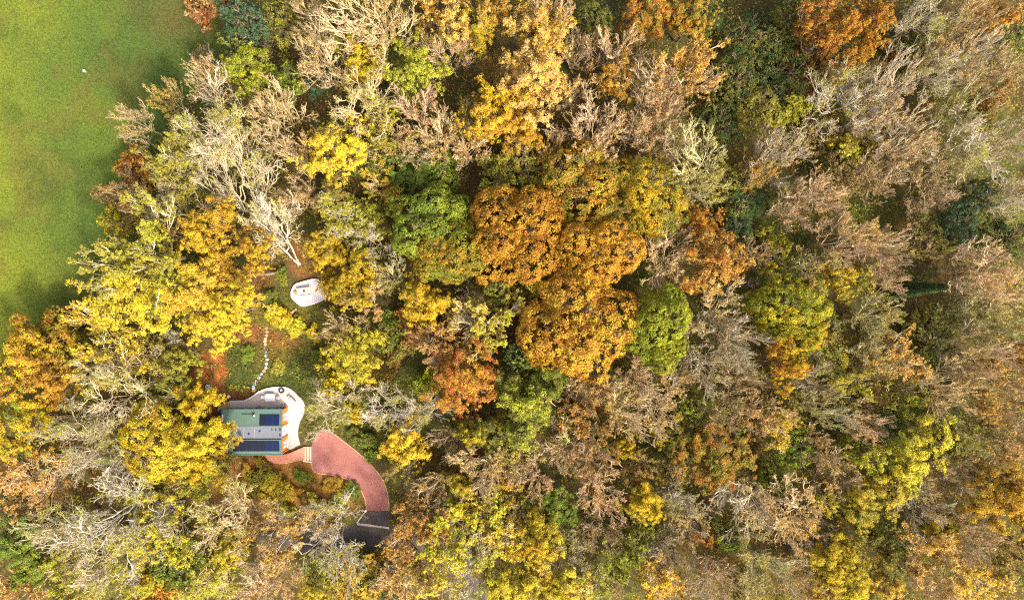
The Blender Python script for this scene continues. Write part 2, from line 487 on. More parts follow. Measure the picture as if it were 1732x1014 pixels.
# walls: grey north, south and west, three bays on the east end
hp(MB().box((hc.x, y1 - ins, (RZ - .1) / 2), (x1 - x0 - .5, .2, RZ - .3)), 'wall', M_GREYW)
hp(MB().box((hc.x, y0 + ins, (RZ - .1) / 2), (x1 - x0 - .5, .2, RZ - .3)), 'wall', M_CEDAR)
hp(MB().box((x0 + ins, hc.y, (RZ - .1) / 2), (.2, y1 - y0 - .7, RZ - .3)), 'wall', M_GREYW)
for nm, ya, yb in (('east_bay', yA - .04, y1 - .12), ('east_bay', y0 + .12, yB + .04)):
    # cladding boards of the bay, one by one, with a window opening between them
    bay = hp(MB().box((x1 - .28, (ya + yb) / 2, (RZ + .1) / 2), (.16, yb - ya - .06, RZ - .3)), 'end_wall', M_CEDAR)
    wy0, wy1 = (ya + yb) / 2 - .72, (ya + yb) / 2 + .62
    nb = 14
    for k in range(nb):
        za = .2 + (RZ - .55) * k / nb; zb = .2 + (RZ - .55) * (k + 1) / nb - .015
        zc = (za + zb) / 2
        if 0.75 < zc < 2.75:
            spans = ((ya, wy0), (wy1, yb))
        else: spans = ((ya, yb),)
        for sa, sb in spans:
            hp(MB().box((x1 - .17, (sa + sb) / 2, zc), (.07, sb - sa, zb - za)), 'cladding_board', M_CEDAR)
    win = hp(MB().box((x1 - .20, (wy0 + wy1) / 2, 1.75), (.04, wy1 - wy0, 2.0)), 'window', M_BLUEF)
    for k in range(2):
        MB().box((x1 - .165, wy0 + .335 + k * .67, 1.75), (.03, .50, 1.9)).build('pane', M_SKYGL, win)
    for fz in (.78, 2.74):
        MB().box((x1 - .142, (wy0 + wy1) / 2, fz), (.09, wy1 - wy0, .09)).build('window_frame', M_BLUEF, win)
    hp(MB().box((x1 - .06, (wy0 + wy1) / 2, .72), (.22, wy1 - wy0 + .2, .06)), 'window_sill', M_WHITE)
    for yy in (ya, yb):
        hp(MB().box((x1 - .11, yy, RZ / 2 + .05), (.16, .16, RZ - .3)), 'corner_post', M_CEDAR)
hp(MB().box((x1 - .36, (yA + yB) / 2, (RZ + .1) / 2), (.16, yA - yB - .1, RZ - .3)), 'entrance_wall', M_WHITE)
dr = hp(MB().box((x1 - .26, (yA + yB) / 2 - .1, 1.45), (.06, 1.0, 2.15)), 'entrance_door', M_WHITE)
MB().box((x1 - .22, (yA + yB) / 2 + .25, 1.4), (.05, .04, .3)).build('door_handle', M_DARKM, dr)
MB().box((x1 - .225, (yA + yB) / 2 - .12, 1.95), (.02, .5, .7)).build('door_pane', M_GLASS, dr)
# north face: dark panes added for the shadow line along the wall
for k in range(6):
    u = 408 + k * 11.5
    shade_pane = hp(MB().box((hx(u), y1 - .09, 1.55), (.95, .06, 2.0)), 'window', M_GLASS)
    for s in (-1, 1): MB().box((hx(u) + s * .5, y1 - .08, 1.55), (.07, .09, 2.1)).build('window_frame', M_DARKM, shade_pane)
# roofs: two shallow metal strips falling outwards and a flat strip between
def slope(ya, za, yb, zb, mat, name):
    mb = MB()
    t = .14
    for (p, q) in (((ya, za), (yb, zb)),):
        vs = [(x0, p[0], p[1]), (x1, p[0], p[1]), (x1, q[0], q[1]), (x0, q[0], q[1])]
        lo = [(v[0], v[1], v[2] - t) for v in vs]
        bv = [mb.bm.verts.new(v) for v in vs + lo]
        for f in ((0, 1, 2, 3), (7, 6, 5, 4), (0, 4, 5, 1), (1, 5, 6, 2), (2, 6, 7, 3), (3, 7, 4, 0)): mb.bm.faces.new([bv[i] for i in f])
    return hp(mb, name, mat)
rn_ = slope(yA, RZ + .30, y1, RZ, M_GREEN, 'roof')
rs_ = slope(yB, RZ + .30, y0, RZ, M_GREEN, 'roof')
rm_ = hp(MB().box((hc.x, (yA + yB) / 2, RZ + .02), (x1 - x0 - .02, yA - yB - .01, .14)), 'flat_roof', M_MEMB)
def on_slope(north, f):
    """y, z a share f of the way down from the ridge"""
    return (yA + (y1 - yA) * f, RZ + .30 * (1 - f)) if north else (yB + (y0 - yB) * f, RZ + .30 * (1 - f))
ang_n = math.atan2(-.30, y1 - yA); ang_s = math.atan2(.30, yB - y0)
def sbox(cx, cy, cz, d, ang, name, mat, parent):
    mb = MB().box((0, 0, 0), d)
    o = mb.build(name, mat, parent)
    o.location = (cx, cy, cz); o.rotation_euler = (ang, 0, 0)
    return o
for north, rp in ((True, rn_), (False, rs_)):
    L = math.hypot(y1 - yA, .3)
    yc, zc = on_slope(north, .5)
    for k in range(23):
        xx = x0 + .3 + k * (x1 - x0 - .6) / 22
        sbox(xx, yc, zc + .025, (.045, L if north else math.hypot(yB - y0, .3), .05), ang_n if north else ang_s, 'standing_seam', M_GREEN, rp)
    ye, ze = on_slope(north, 1.0)
    sbox(hc.x, ye + (.03 if north else -.03), ze + .0, (x1 - x0 + .1, .16, .16), 0, 'gutter', M_TEAL, rp)
    for xx in (x0 + .02, x1 - .1): sbox(xx, yc, zc + .03, (.24, L if north else math.hypot(yB - y0, .3), .09), ang_n if north else ang_s, 'verge_trim', M_TEAL, rp)
    yr, zr = on_slope(north, .02)
    sbox(hc.x, yr, zr + .03, (x1 - x0 - .3, .14, .05), 0, 'ridge_trim', M_GREEN, rp)
# flat roof laps, vents and rooflights
for u in (391, 399.5, 412.5, 431):
    MB().box((hx(u), (yA + yB) / 2, RZ + .105), (.07, yA - yB - .3, .02)).build('membrane_lap', M_GREYW, rm_)
for (u, v, a, b, h_) in ((474, 725.8, .32, .42, .12), (474, 735.5, .26, .42, .10), (467, 726, .18, .42, .10), (460.5, 725.8, .15, .36, .10)):
    MB().box((hx(u), hy(v), RZ + .09 + h_ / 2), (a, b, h_), 0, .02).build('rooflight', M_NAVY, rm_)
MB().box((hx(440), hy(728.5), RZ + .16), (.42, .12, .14), .7).build('vent_cowl', M_DARKM, rm_)
MB().cyl((hx(421.5), hy(733), RZ + .17), .14, .18, 14).build('vent_pipe', M_DARKM, rm_)
MB().cyl((hx(447), hy(726), RZ + .13), .09, .1, 12).build('vent_pipe', M_GREYW, rm_)
yv, zv = on_slope(True, .62)
fl = MB().cyl((hx(430), hy(701), zv + .28), .12, .55, 14).build('flue_pipe', M_DARKM, rn_)
MB().cyl((hx(432.5), hy(701.3), zv + .56), .16, .14, 14).build('flue_cap', M_PALE, fl)
MB().box((hx(419), hy(699.5), zv + .06), (1.9, .07, .05)).build('cable_run', M_DARKM, rn_)
MB().box((x0 + .12, hy(706), RZ + .22), (.2, 1.2, .10)).build('gable_box', M_PALE, rn_)
# solar arrays, each panel on its own
def panels(us, north, pw):
    for k, u in enumerate(us):
        yc, zc = on_slope(north, .40 if north else .42)
        L = 1.78
        pn = sbox(hx(u), yc, zc + .10, (pw, L, .045), ang_n if north else ang_s, 'solar_panel', M_FRAME, rn_ if north else rs_)
        mat = M_PANEL if u > 447 else M_PANEL2
        a = MB().box((0, 0, .026), (pw - .05, L - .05, .012)).build('panel_glass', mat, pn)
        for q in range(1, 6):
            pass
panels([445.4, 456.6, 467.8], True, 1.075)
panels([400.7 + 11.2 * k for k in range(7)], False, 1.075)
# store lean-to at the west gable
lt = hp(MB().box((x0 - .42, hy(706.5), 1.35), (.8, 2.25, 2.5)), 'store_lean_to', M_NAVY)
MB().box((x0 - .42, hy(706.5), 2.65), (.92, 2.4, .1)).build('store_roof', M_NAVY, lt)

# ------------------------------------------------------------------ the terrace and its things
M_PAVE = plain('pale_terrace_paving', (.40, .372, .355), .85, .06, .35, bump=.15, fine=9, stain=(.43, .34, .28), stain_amt=.75)
M_PEACH = plain('peach_terrace_tone', (.60, .46, .37), .85, .10, .8, bump=.15, fine=9, stain=(.60, .50, .43), stain_amt=.8)
M_TANDECK = plain('tan_timber_end', (.62, .38, .17), .8, .2, 1.2)
M_TEDGE = plain('terrace_edge_stone', (.74, .70, .66), .8, .06, 2)
TZ = .36
tr = MB().prism(W_TERR, -.2, TZ).build('terrace', M_PAVE); tag(tr, kind='structure')
out = W_TERR[:97]
for k in range(0, 96, 4):
    q = np.array(out[k:k + 5]); a, b = ribbon(q, .11)
    MB().prism([tuple(p) for p in a] + [tuple(p) for p in b[::-1]], 0, TZ + .05).build('edge_stone', M_TEDGE, tr)
peach_area = world(spline([(391, 680.3), (402, 679.6), (416, 679), (430, 672.3), (444, 666.5), (458, 664.5), (470, 666), (478, 671), (481, 680), (482, 692)], 6) + [(391, 692)])
tag(MB().prism(peach_area, TZ - .05, TZ + .005).build('terrace_peach_area', M_PEACH), kind='structure')  # thin peach-toned sheet over the north part of the terrace
ramp = world(spline([(389, 678.5), (381, 679.6), (374, 684), (370, 689), (369.5, 694)], 5) + [(389, 694)])
rp_ = MB().prism(ramp, -.2, TZ + .02).build('timber_landing', M_TANDECK)
tag(rp_, 'tan timber landing with rounded corner closing the terrace beside the house', 'landing')
M_FURN = plain('white_furniture', (.86, .85, .83), .6, .03, 2)
M_TERRA = plain('terracotta', (.38, .15, .05), .85, .2, 4)
M_BOULD = plain('tan_boulder', (.45, .31, .20), .9, .3, 3, bump=.5, fine=8)

def table_set():
    c = P(459, 671, TZ)
    t = empty('garden_table', c); tag(t, 'white table with cut corners standing on the terrace', 'table')
    w_, d_, k = .86, .58, .22
    MB().prism([(-w_ + k, -d_), (w_ - k, -d_), (w_, -d_ + k), (w_, d_ - k), (w_ - k, d_), (-w_ + k, d_), (-w_, d_ - k), (-w_, -d_ + k)], .70, .75).build('tabletop', M_FURN, t)
    for sx in (-1, 1):
        for sy in (-1, 1): MB().box((sx * .6, sy * .36, .35), (.07, .07, .70)).build('leg', M_FURN, t)
    MB().box((0, 0, .62), (1.2, .06, .08)).build('rail', M_FURN, t)
table_set()
def chair(u, v, rz, label, mat=M_FURN):
    t = empty('garden_chair', P(u, v, TZ), rz); tag(t, label, 'chair', 'white chairs on the terrace')
    MB().box((0, 0, .45), (.5, .5, .06), 0, .02).build('seat', mat, t)
    MB().box((-.25, 0, .72), (.06, .5, .5), 0, .02).build('backrest', mat, t)
    for sx in (-1, 1):
        for sy in (-1, 1): MB().box((sx * .2, sy * .2, .21), (.05, .05, .42)).build('leg', mat, t)
chair(447.5, 671, 0, 'white chair at the house-field end of the cut-corner table')
chair(471.6, 672, math.pi, 'white chair between the cut-corner table and the dark fire ring')
chair(490, 671, 2.4, 'white chair angled alone near the terrace curve under pale branches')
bn = empty('garden_bench', P(496, 676, TZ), -.75); tag(bn, 'low white bench beside the angled chair at the terrace edge', 'bench')
MB().box((0, 0, .42), (1.3, .42, .07), 0, .02).build('seat', M_FURN, bn)
for s in (-1, 1): MB().box((s * .52, 0, .2), (.08, .38, .4)).build('leg', M_FURN, bn)
MB().box((0, .2, .68), (1.3, .06, .42), 0, .02).build('backrest', M_FURN, bn)
fp = empty('fire_ring', P(476.8, 659.6, TZ)); tag(fp, 'round dark ring with pale centre on the terrace edge', 'fire pit')
MB().ring((0, 0, 0), .46, .25, .38).build('ring', M_DARKM, fp)
MB().cyl((0, 0, .1), .24, .2, 20).build('ash_bed', plain('ash', (.5, .47, .45), .95, .15, 8), fp)
def pot(u, v, r, h, mat, label, plantcol=None):
    t = empty('plant_pot', P(u, v, TZ)); tag(t, label, 'pot', 'pots against the house wall')
    MB().cyl((0, 0, h / 2), r * .75, h, 20, r).build('pot', mat, t)
    MB().ring((0, 0, h - .04), r * 1.08, r * .86, .08, 20).build('rim', mat, t)
    MB().cyl((0, 0, h - .01), r * .84, .04, 16).build('soil', M_BOULD, t)
pot(439.4, 689.0, .34, .55, M_TERRA, 'brown pot half way along the terrace wall of the house')
pot(484.6, 688.2, .36, .55, M_TERRA, 'brown pot at the cedar corner of the house')
def boulder(name, u, v, r, z, mat, label, cat='boulder', flat=.7, seed=1):
    bm = bmesh.new(); bmesh.ops.create_icosphere(bm, subdivisions=3, radius=r)
    rg = random.Random(seed); ph = [rg.uniform(0, 6) for _ in range(6)]
    for q in bm.verts:
        n = q.co.normalized()
        f = 1 + .12 * math.sin(3 * n.x + ph[0]) + .1 * math.sin(4 * n.y + ph[1]) + .06 * math.sin(7 * n.z + 5 * n.x + ph[2])
        q.co = Vector((n.x, n.y, n.z * flat)) * r * f
    me = bpy.data.meshes.new(name); bm.to_mesh(me); bm.free(); me.materials.append(mat)
    o = link(name, me); o.location = P(u, v, z); tag(o, label, cat); return o
boulder('boulder', 478.5, 688.6, .48, TZ + .2, M_BOULD, 'tan boulder between two pots at the house corner', seed=4)
boulder('pale_stone', 386.3, 670.2, .33, .15, plain('pale_stone', (.70, .58, .42), .9, .12, 4), 'small pale round stone on rust litter above the timber landing', 'stone', .6, 7)
# round lid on the rust mulch
ld = empty('inspection_cover', P(353.2, 653.6, 0)); tag(ld, 'round pale green cover with blue centre on rust mulch', 'cover')
MB().cyl((0, 0, .15), .46, .5, 24).build('ring', plain('pale_green_ring', (.50, .58, .36), .7, .1, 3), ld)
MB().cyl((0, 0, .42), .26, .05, 20).build('lid', plain('blue_lid', (.12, .33, .42), .6, .2, 5), ld)
# white marker in the field
mk = empty('field_marker', P(146, 122, 0)); tag(mk, 'tiny white marker standing alone in the open grass field', 'marker')
MB().cyl((0, 0, .3), .05, .6, 10).build('post', M_WHITE, mk)
MB().cyl((0, 0, .66), .22, .12, 14).build('cap', M_FURN, mk)
# gate post at the drive mouth
gp = empty('marker_post', P(620.3, 860.6, 0)); tag(gp, 'short white post where red driveway meets asphalt', 'post')
MB().box((0, 0, .5), (.2, .2, 1.0), .3, .03).build('shaft', M_WHITE, gp)
MB().cyl((0, 0, 1.04), .17, .1, 12).build('cap', M_FURN, gp)
boulder('edge_stone_block', 613.5, 862.5, .26, .08, plain('pink_stone', (.5, .3, .24), .9, .15, 4), 'small pinkish stone beside the white post', 'stone', .6, 9)

# stepping stones
STN = [(451.5, 555, 't'), (452, 561, 't'), (451.4, 567, 't'), (449.4, 572.5, 'p'), (448.6, 577, 'p'), (449, 582, 'p'), (448.5, 588.5, 'g'), (449, 595, 'b'), (450, 601.5, 'b'), (452, 608, 'w'), (450.8, 615, 'b'), (450, 621.5, 'g'),
       (446.7, 627.5, 't'), (442.6, 632.5, 'b'), (438.3, 638.5, 'b'), (434.3, 644.5, 'g'), (431, 649, 'b'), (428.6, 655, 'b'), (430, 659.6, 't')]
M_ST = {'t': plain('tan_stone', (.42, .25, .15), .9, .2, 4), 'p': plain('peach_stone', (.55, .34, .22), .9, .15, 4), 'g': plain('grey_stone', (.33, .29, .29), .9, .15, 4),
        'b': plain('blue_slate', (.27, .35, .46), .8, .15, 4), 'w': plain('pale_slab', (.58, .56, .55), .9, .1, 4)}
NMS = {'t': 'tan', 'p': 'peach', 'g': 'grey', 'b': 'blue slate', 'w': 'near white'}
ssp = empty('stepping_stone_path', P(450, 605, 0)); tag(ssp, 'curving line of blue and tan stepping stones through the grass', 'stepping stones')
rg = random.Random(3)
for k, (u, v, c) in enumerate(STN):
    r = rg.uniform(.24, .31)
    pts = [(r * (1 + .15 * math.sin(3 * a + k)) * math.cos(a), r * (1 + .12 * math.cos(2 * a + k * 2)) * math.sin(a)) for a in np.linspace(0, 2 * math.pi, 11)[:-1]]
    o = MB().prism(pts, -.05, .1).build('stepping_stone', M_ST[c], ssp)
    p = P(u, v, 0); q = P(450, 605, 0)
    o.location = (p[0] - q[0], p[1] - q[1], rg.uniform(-.015, .02)); o.rotation_euler = (0, 0, rg.uniform(0, 3))

# ------------------------------------------------------------------ round deck in the clearing
M_DECK = plain('weathered_white_deck', (.60, .58, .58), .85, .10, 1.2, fine=24)
M_DECKE = plain('deck_rim', (.70, .67, .66), .85, .08, 1.2)
dc = Vector(P(522, 495, 0))
D = empty('round_deck', dc); tag(D, 'pale rounded timber deck half hidden by a yellow tree', 'deck')
dxy = np.array(W_DECK); a_ = math.radians(9)
ca, sa = math.cos(a_), math.sin(a_)
loc = np.stack([(dxy[:, 0] - dc.x) * ca + (dxy[:, 1] - dc.y) * sa, -(dxy[:, 0] - dc.x) * sa + (dxy[:, 1] - dc.y) * ca], 1)
bw = .34
for xk in np.arange(loc[:, 0].min() + .04, loc[:, 0].max() - .04, bw):
    xa, xb = xk + .012, min(xk + bw - .012, loc[:, 0].max() - .02)
    def span(x):
        ys_ = []
        for i in range(len(loc)):
            p, q = loc[i], loc[(i + 1) % len(loc)]
            if (p[0] - x) * (q[0] - x) < 0: ys_.append(p[1] + (q[1] - p[1]) * (x - p[0]) / (q[0] - p[0]))
        return (min(ys_), max(ys_)) if len(ys_) >= 2 else None
    s1, s2 = span(xa), span(xb)
    if not s1 or not s2: continue
    o = MB().prism([(xa, s1[0]), (xb, s2[0]), (xb, s2[1]), (xa, s1[1])], .30, .40 + rg.uniform(-.008, .008)).build('deck_board', M_DECK, D)
    o.rotation_euler = (0, 0, a_)
lw = [(p[0] - dc.x, p[1] - dc.y) for p in W_DECK]
for k in range(0, len(lw), 5):
    q = np.array([lw[(k + i) % len(lw)] for i in range(6)]); a, b = ribbon(q, .07)
    MB().prism([tuple(p) for p in a] + [tuple(p) for p in b[::-1]], .05, .45).build('rim_board', M_DECKE, D)
pt = empty('deck_table', (*P(516, 492, .41)[:2], .41), math.radians(8)); tag(pt, 'long cream table standing on the rounded deck', 'table')
for k in range(4): MB().box((0, -.42 + .28 * k, .74), (2.35, .265, .05), 0, .01).build('table_plank', M_CREAM, pt)
for s in (-1, 1):
    MB().box((s * .85, 0, .36), (.08, .8, .72)).build('leg', M_DECKE, pt)
    if s < 0: continue
    bk = empty('deck_bench', (*P(517, 492 + s * 8.4, .41)[:2], .41), math.radians(8)); tag(bk, 'pale bench on the %s side of the deck table' % ('stepping-stone' if s > 0 else 'upper, shaded'), 'bench')
    MB().box((0, 0, .44), (2.1, .32, .05), 0, .01).build('seat', M_DECK, bk)
    for q in (-1, 1): MB().box((q * .8, 0, .2), (.07, .28, .42)).build('leg', M_DECK, bk)
pp = empty('flower_pot', (*P(514.8, 492.2, 1.17)[:2], 1.175)); tag(pp, 'small dark pot in the middle of the deck table', 'pot')
MB().cyl((0, 0, .09), .13, .18, 14, .17).build('pot', M_DARKM, pp)
MB().ring((0, 0, .16), .18, .13, .04, 14).build('rim', M_DARKM, pp)
sto = empty('log_stool', (*P(500.6, 494.3, .41)[:2], .41)); tag(sto, 'round orange-brown log stool at the end of the deck table', 'stool')
MB().cyl((0, 0, .21), .29, .42, 18, .27).build('seat', plain('log_wood', (.48, .22, .07), .85, .25, 4), sto)
MB().ring((0, 0, .02), .33, .285, .3, 18).build('bark', plain('log_bark', (.16, .09, .05), .95, .3, 6), sto)
lg = empty('cut_log', P(497, 525.5, .16), .7); tag(lg, 'short pale cut log lying on soil below the deck', 'log')
MB().cyl((0, 0, 0), .2, 1.1, 14, .18, Matrix.Rotation(math.pi / 2, 4, 'Y')).build('log_wood', plain('pale_log', (.62, .46, .26), .85, .2, 4), lg)
MB().cyl((.2, 0, 0), .215, .5, 14, .2, Matrix.Rotation(math.pi / 2, 4, 'Y')).build('log_bark', plain('brown_log_bark', (.3, .17, .08), .95, .3, 5), lg)

# ------------------------------------------------------------------ tree templates
def unit(v): return v / np.maximum(np.linalg.norm(v, axis=-1, keepdims=True), 1e-9)

def grow(R, start, d, length, N, droop, jit):
    """paths (B,N,3) from start along d, curving by droop (up positive)"""
    B = len(start)
    s = np.linspace(0, 1, N)[None, :, None]
    side = unit(R.normal(size=(B, 3)))
    p = start[:, None] + d[:, None] * length[:, None, None] * s
    p = p + np.array([0, 0, 1.0]) * (droop * length)[:, None, None] * s ** 2
    p = p + side[:, None] * (length * jit)[:, None, None] * np.sin(s * math.pi * 1.4) * s
    j = R.normal(size=(B, N, 3)) * (length * jit * .22)[:, None, None]; j[:, 0] = 0
    return p + j

def children(R, par, prad, per, t0, t1, spread, lf, N, droop, jit, up=.15, minl=.25, taper=.5):
    """grow `per` children on every parent path"""
    B, n, _ = par.shape
    t = R.uniform(t0, t1, (B, per)); t[:, 0] = 1.0 if t1 > .97 else t[:, 0]
    f = t * (n - 1); i = np.minimum(f.astype(int), n - 2); fr = (f - i)
    bi = np.arange(B)[:, None]
    st = par[bi, i] * (1 - fr)[..., None] + par[bi, i + 1] * fr[..., None]
    tg = unit(par[bi, i + 1] - par[bi, i])
    plen = np.linalg.norm(np.diff(par, axis=1), axis=2).sum(1)
    rp = R.normal(size=st.shape); rp = unit(rp - tg * (rp * tg).sum(-1, keepdims=True))
    sp = spread * R.uniform(.6, 1.35, t.shape)[..., None]
    d = unit(tg * np.cos(sp) + rp * np.sin(sp) + np.array([0, 0, up]))
    L = plen[:, None] * lf * R.uniform(.65, 1.25, t.shape) * (1.1 - .55 * t)
    L = np.maximum(L, minl)
    r0 = (prad[bi, i] * (1 - fr) + prad[bi, i + 1] * fr) * .68
    pts = grow(R, st.reshape(-1, 3), d.reshape(-1, 3), L.ravel(), N, np.full(B * per, droop), jit)
    rad = r0.reshape(-1, 1) * np.linspace(1, taper * .6, N)[None]
    return pts, rad

def tubes(levels, R):
    """list of (pts (B,N,3), rad (B,N), sides) -> V, F, rnd"""
    Vs, Fs, rn = [], [], []
    off = 0
    for pts, rad, k in levels:
        B, N, _ = pts.shape
        t = unit(np.gradient(pts, axis=1))
        ref = np.where(np.abs(t[..., 2:3]) > .9, np.array([1., 0, 0]), np.array([0, 0, 1.]))
        u = unit(np.cross(t, ref)); v = np.cross(t, u)
        a = np.arange(k) * 2 * math.pi / k
        ring = pts[:, :, None] + rad[:, :, None, None] * (np.cos(a)[:, None] * u[:, :, None] + np.sin(a)[:, None] * v[:, :, None])
        Vs.append(ring.reshape(-1, 3))
        b = np.arange(B)[:, None, None] * N * k; i = np.arange(N - 1)[None, :, None] * k; j = np.arange(k)[None, None]
        j2 = (j + 1) % k
        f = np.stack([b + i + j, b + i + j2, b + i + k + j2, b + i + k + j], -1).reshape(-1, 4) + off
        Fs.append(f); rn.append(np.repeat(R.random(B), (N - 1) * k))
        off += B * N * k
    return np.vstack(Vs), np.vstack(Fs), np.concatenate(rn)

def leaves(R, cen, nrm, size, clump):
    """one folded diamond leaf per centre"""
    n = len(cen)
    nrm = unit(nrm)
    t = R.normal(size=(n, 3)); t = unit(t - nrm * (t * nrm).sum(1, keepdims=True)); b = np.cross(nrm, t)
    s = size[:, None]
    fold = nrm * s * R.uniform(-.1, .35, (n, 1))
    V = np.stack([cen - t * s, cen + b * s * .62 + fold, cen + t * s, cen - b * s * .62 + fold], 1).reshape(-1, 3)
    F = np.arange(4 * n).reshape(-1, 4)
    return V, F, {'rnd': R.random(n), 'clump': clump}

def clusters(R, cen, out, per, rad, lsize, flat=.45, tilt=.55):
    """puffs of leaves at cen facing out"""
    n = len(cen)
    per_n = np.maximum(3, R.poisson(per, n))
    idx = np.repeat(np.arange(n), per_n)
    cr = rad * R.uniform(.7, 1.3, n)
    d = unit(R.normal(size=(len(idx), 3)))
    o = unit(out)[idx]
    dn = (d * o).sum(1, keepdims=True)
    d = d - o * np.minimum(dn, 0) * 1.6                    # mostly the outer half
    q = d * (R.random((len(idx), 1)) ** .4) * cr[idx][:, None]
    q = q - o * (q * o).sum(1, keepdims=True) * (1 - flat)
    nr = o * .75 + d * .7 + R.normal(size=d.shape) * tilt
    return leaves(R, cen[idx] + q, nr, lsize * R.uniform(.6, 1.3, len(idx)), R.random(n)[idx])

def skeleton(R, h, rad, trunk_r, nl=7, fork=.3, spread=.75, up=.2, l2=8, l3=7, l4=7, multi=1, tr_thin=.02, droop=.12, jit=.10):
    """trunk and limb tubes, twig tubes and the tips"""
    T = []
    for k in range(multi):
        a = R.uniform(0, 6.28); lean = .10 if multi == 1 else .28
        d = unit(np.array([[math.cos(a) * lean, math.sin(a) * lean, 1.0]]))
        st = np.array([[math.cos(a) * .25 * (multi > 1), math.sin(a) * .25 * (multi > 1), -.35]])
        T.append(grow(R, st, d, np.array([h * .62]), 9, np.array([0.0]), .05))
    trunk = np.vstack(T)
    tr = trunk_r * np.linspace(1.15, .35, 9)[None].repeat(multi, 0)
    tr[:, 0] *= 1.35
    # main limbs aim at a dome
    per = max(2, nl // multi)
    B = multi
    t = np.linspace(fork / .62, 1.0, per)[None].repeat(B, 0) + R.uniform(-.05, .05, (B, per)); t = np.clip(t, .2, 1)
    az = np.arange(per)[None] * 2.39996 + R.uniform(0, 6.28, (B, 1)) + R.uniform(-.5, .5, (B, per))
    f = t * 8; i = np.minimum(f.astype(int), 7); fr = f - i
    bi = np.arange(B)[:, None]
    st = trunk[bi, i] * (1 - fr)[..., None] + trunk[bi, i + 1] * fr[..., None]
    q = (t - t.min()) / max(1e-6, t.max() - t.min())
    reach = rad * (1.0 - .62 * q ** 1.3) * R.uniform(.72, .95, t.shape)
    zt = h * (.60 + .32 * q) * R.uniform(.92, 1.06, t.shape)
    tgt = np.stack([np.cos(az) * reach, np.sin(az) * reach, zt], -1)
    d = (tgt - st); L = np.linalg.norm(d, axis=-1)
    limbs = grow(R, st.reshape(-1, 3), unit(d).reshape(-1, 3), L.ravel(), 8, np.full(B * per, .10), jit)
    lr = (trunk_r * .52 * (1.1 - .5 * q)).reshape(-1, 1) * np.linspace(1, .28, 8)[None]
    c2, r2 = children(R, limbs, lr, l2, .22, 1.0, spread, .50, 6, droop, jit, up)
    c3, r3 = children(R, c2, r2, l3, .2, 1.0, spread * .95, .52, 5, droop, jit * 1.2, up, .5)
    r3 = np.maximum(r3, tr_thin * 1.6)
    lv = [(trunk, tr, 8), (limbs, lr, 6), (c2, np.maximum(r2, tr_thin * 2.4), 5)]
    tw = [(c3, r3, 3)]
    tips = c3
    if l4:
        c4, r4 = children(R, c3, r3, l4, .15, 1.0, spread, .55, 4, droop, jit * 1.4, up, .45)
        r4 = np.maximum(r4 * .8, tr_thin) * np.linspace(1, .7, 4)[None]
        tw.append((c4, r4, 3)); tips = c4
    return lv, tw, tips, (trunk, limbs, c2, c3)

TEMPL = {}
def register(kind, h, rad, trunk_me, crown_me, twig_me=None):
    TEMPL.setdefault(kind, []).append(dict(h=h, r=rad, trunk=trunk_me, crown=crown_me, twig=twig_me))

def extent(P_):
    """radius holding 93% of the crown in plan, and its top"""
    d = np.hypot(P_[..., 0].ravel(), P_[..., 1].ravel())
    return float(np.percentile(d, 94)), float(np.percentile(P_[..., 2].ravel(), 99.5))

def tpl_bare(seed, fine=False, leaf=None):
    R = np.random.default_rng(seed)
    h, rad = 16.0, 7.5
    if fine: lv, tw, tips, sk = skeleton(R, h, rad, .24, nl=12, fork=.20, spread=.50, up=.26, l2=8, l3=6, l4=5, multi=R.integers(1, 4), tr_thin=.028, droop=.12, jit=.07)
    else: lv, tw, tips, sk = skeleton(R, h, rad, .29, nl=8, fork=.26, spread=.72, up=.14, l2=8, l3=7, l4=5, multi=R.integers(1, 3), tr_thin=.024, droop=.10, jit=.14)
    V, F, rn = tubes(lv, R); a = np_mesh('trunk', V, F, {'rnd': rn}, M_BARK, True)
    V, F, rn = tubes(tw, R); b = np_mesh('twigs', V, F, {'rnd': rn}, M_BARK, True)
    r_, h_ = extent(tips)
    crown = None
    if leaf:
        frac, per, ls = leaf
        patch = vnoise(tips[:, -1, 0] + seed, tips[:, -1, 1], 2.8, seed)
        keep = patch + R.uniform(-.25, .25, len(tips)) > np.quantile(patch, 1 - frac)
        e = tips[keep]
        idx = np.repeat(np.arange(len(e)), per)
        s = R.uniform(.3, 1.05, (len(idx), 1))
        n_ = e.shape[1]
        c = e[idx, 1] * (1 - s) + e[idx, -1] * s + R.normal(size=(len(idx), 3)) * .10
        nr = np.array([0, 0, .8]) + R.normal(size=c.shape) * .7
        V, F, at = leaves(R, c, nr, ls * R.uniform(.6, 1.3, len(idx)), R.random(len(e))[idx])
        crown = np_mesh('crown', V, F, at, M_LEAF)
    return h_, r_, a, crown, b

def tpl_leafy(seed, per=32, crad=.50, ls=.12, l3=7, gap=.12):
    R = np.random.default_rng(seed)
    h, rad = 15.0, 6.6
    lv, tw, tips, sk = skeleton(R, h, rad, .28, nl=9, fork=.24, spread=.70, up=.20, l2=9, l3=l3, l4=0, multi=R.integers(1, 3), tr_thin=.03, droop=.10, jit=.12)
    c3 = sk[3]
    pos = np.vstack([c3[:, -1], c3[R.random(len(c3)) < .75][:, 2]])
    pos = pos[R.random(len(pos)) > gap]
    out = unit(pos - np.array([0, 0, h * .42])) + np.array([0, 0, .35])
    V, F, rn = tubes(lv + [(c3, tw[0][1], 3)], R); a = np_mesh('trunk', V, F, {'rnd': rn}, M_BARK, True)
    V, F, at = clusters(R, pos, out, per, crad, ls)
    b = np_mesh('crown', V, F, at, M_LEAF)
    r_, h_ = extent(pos)
    return h_ + .4, r_ + .35, a, b

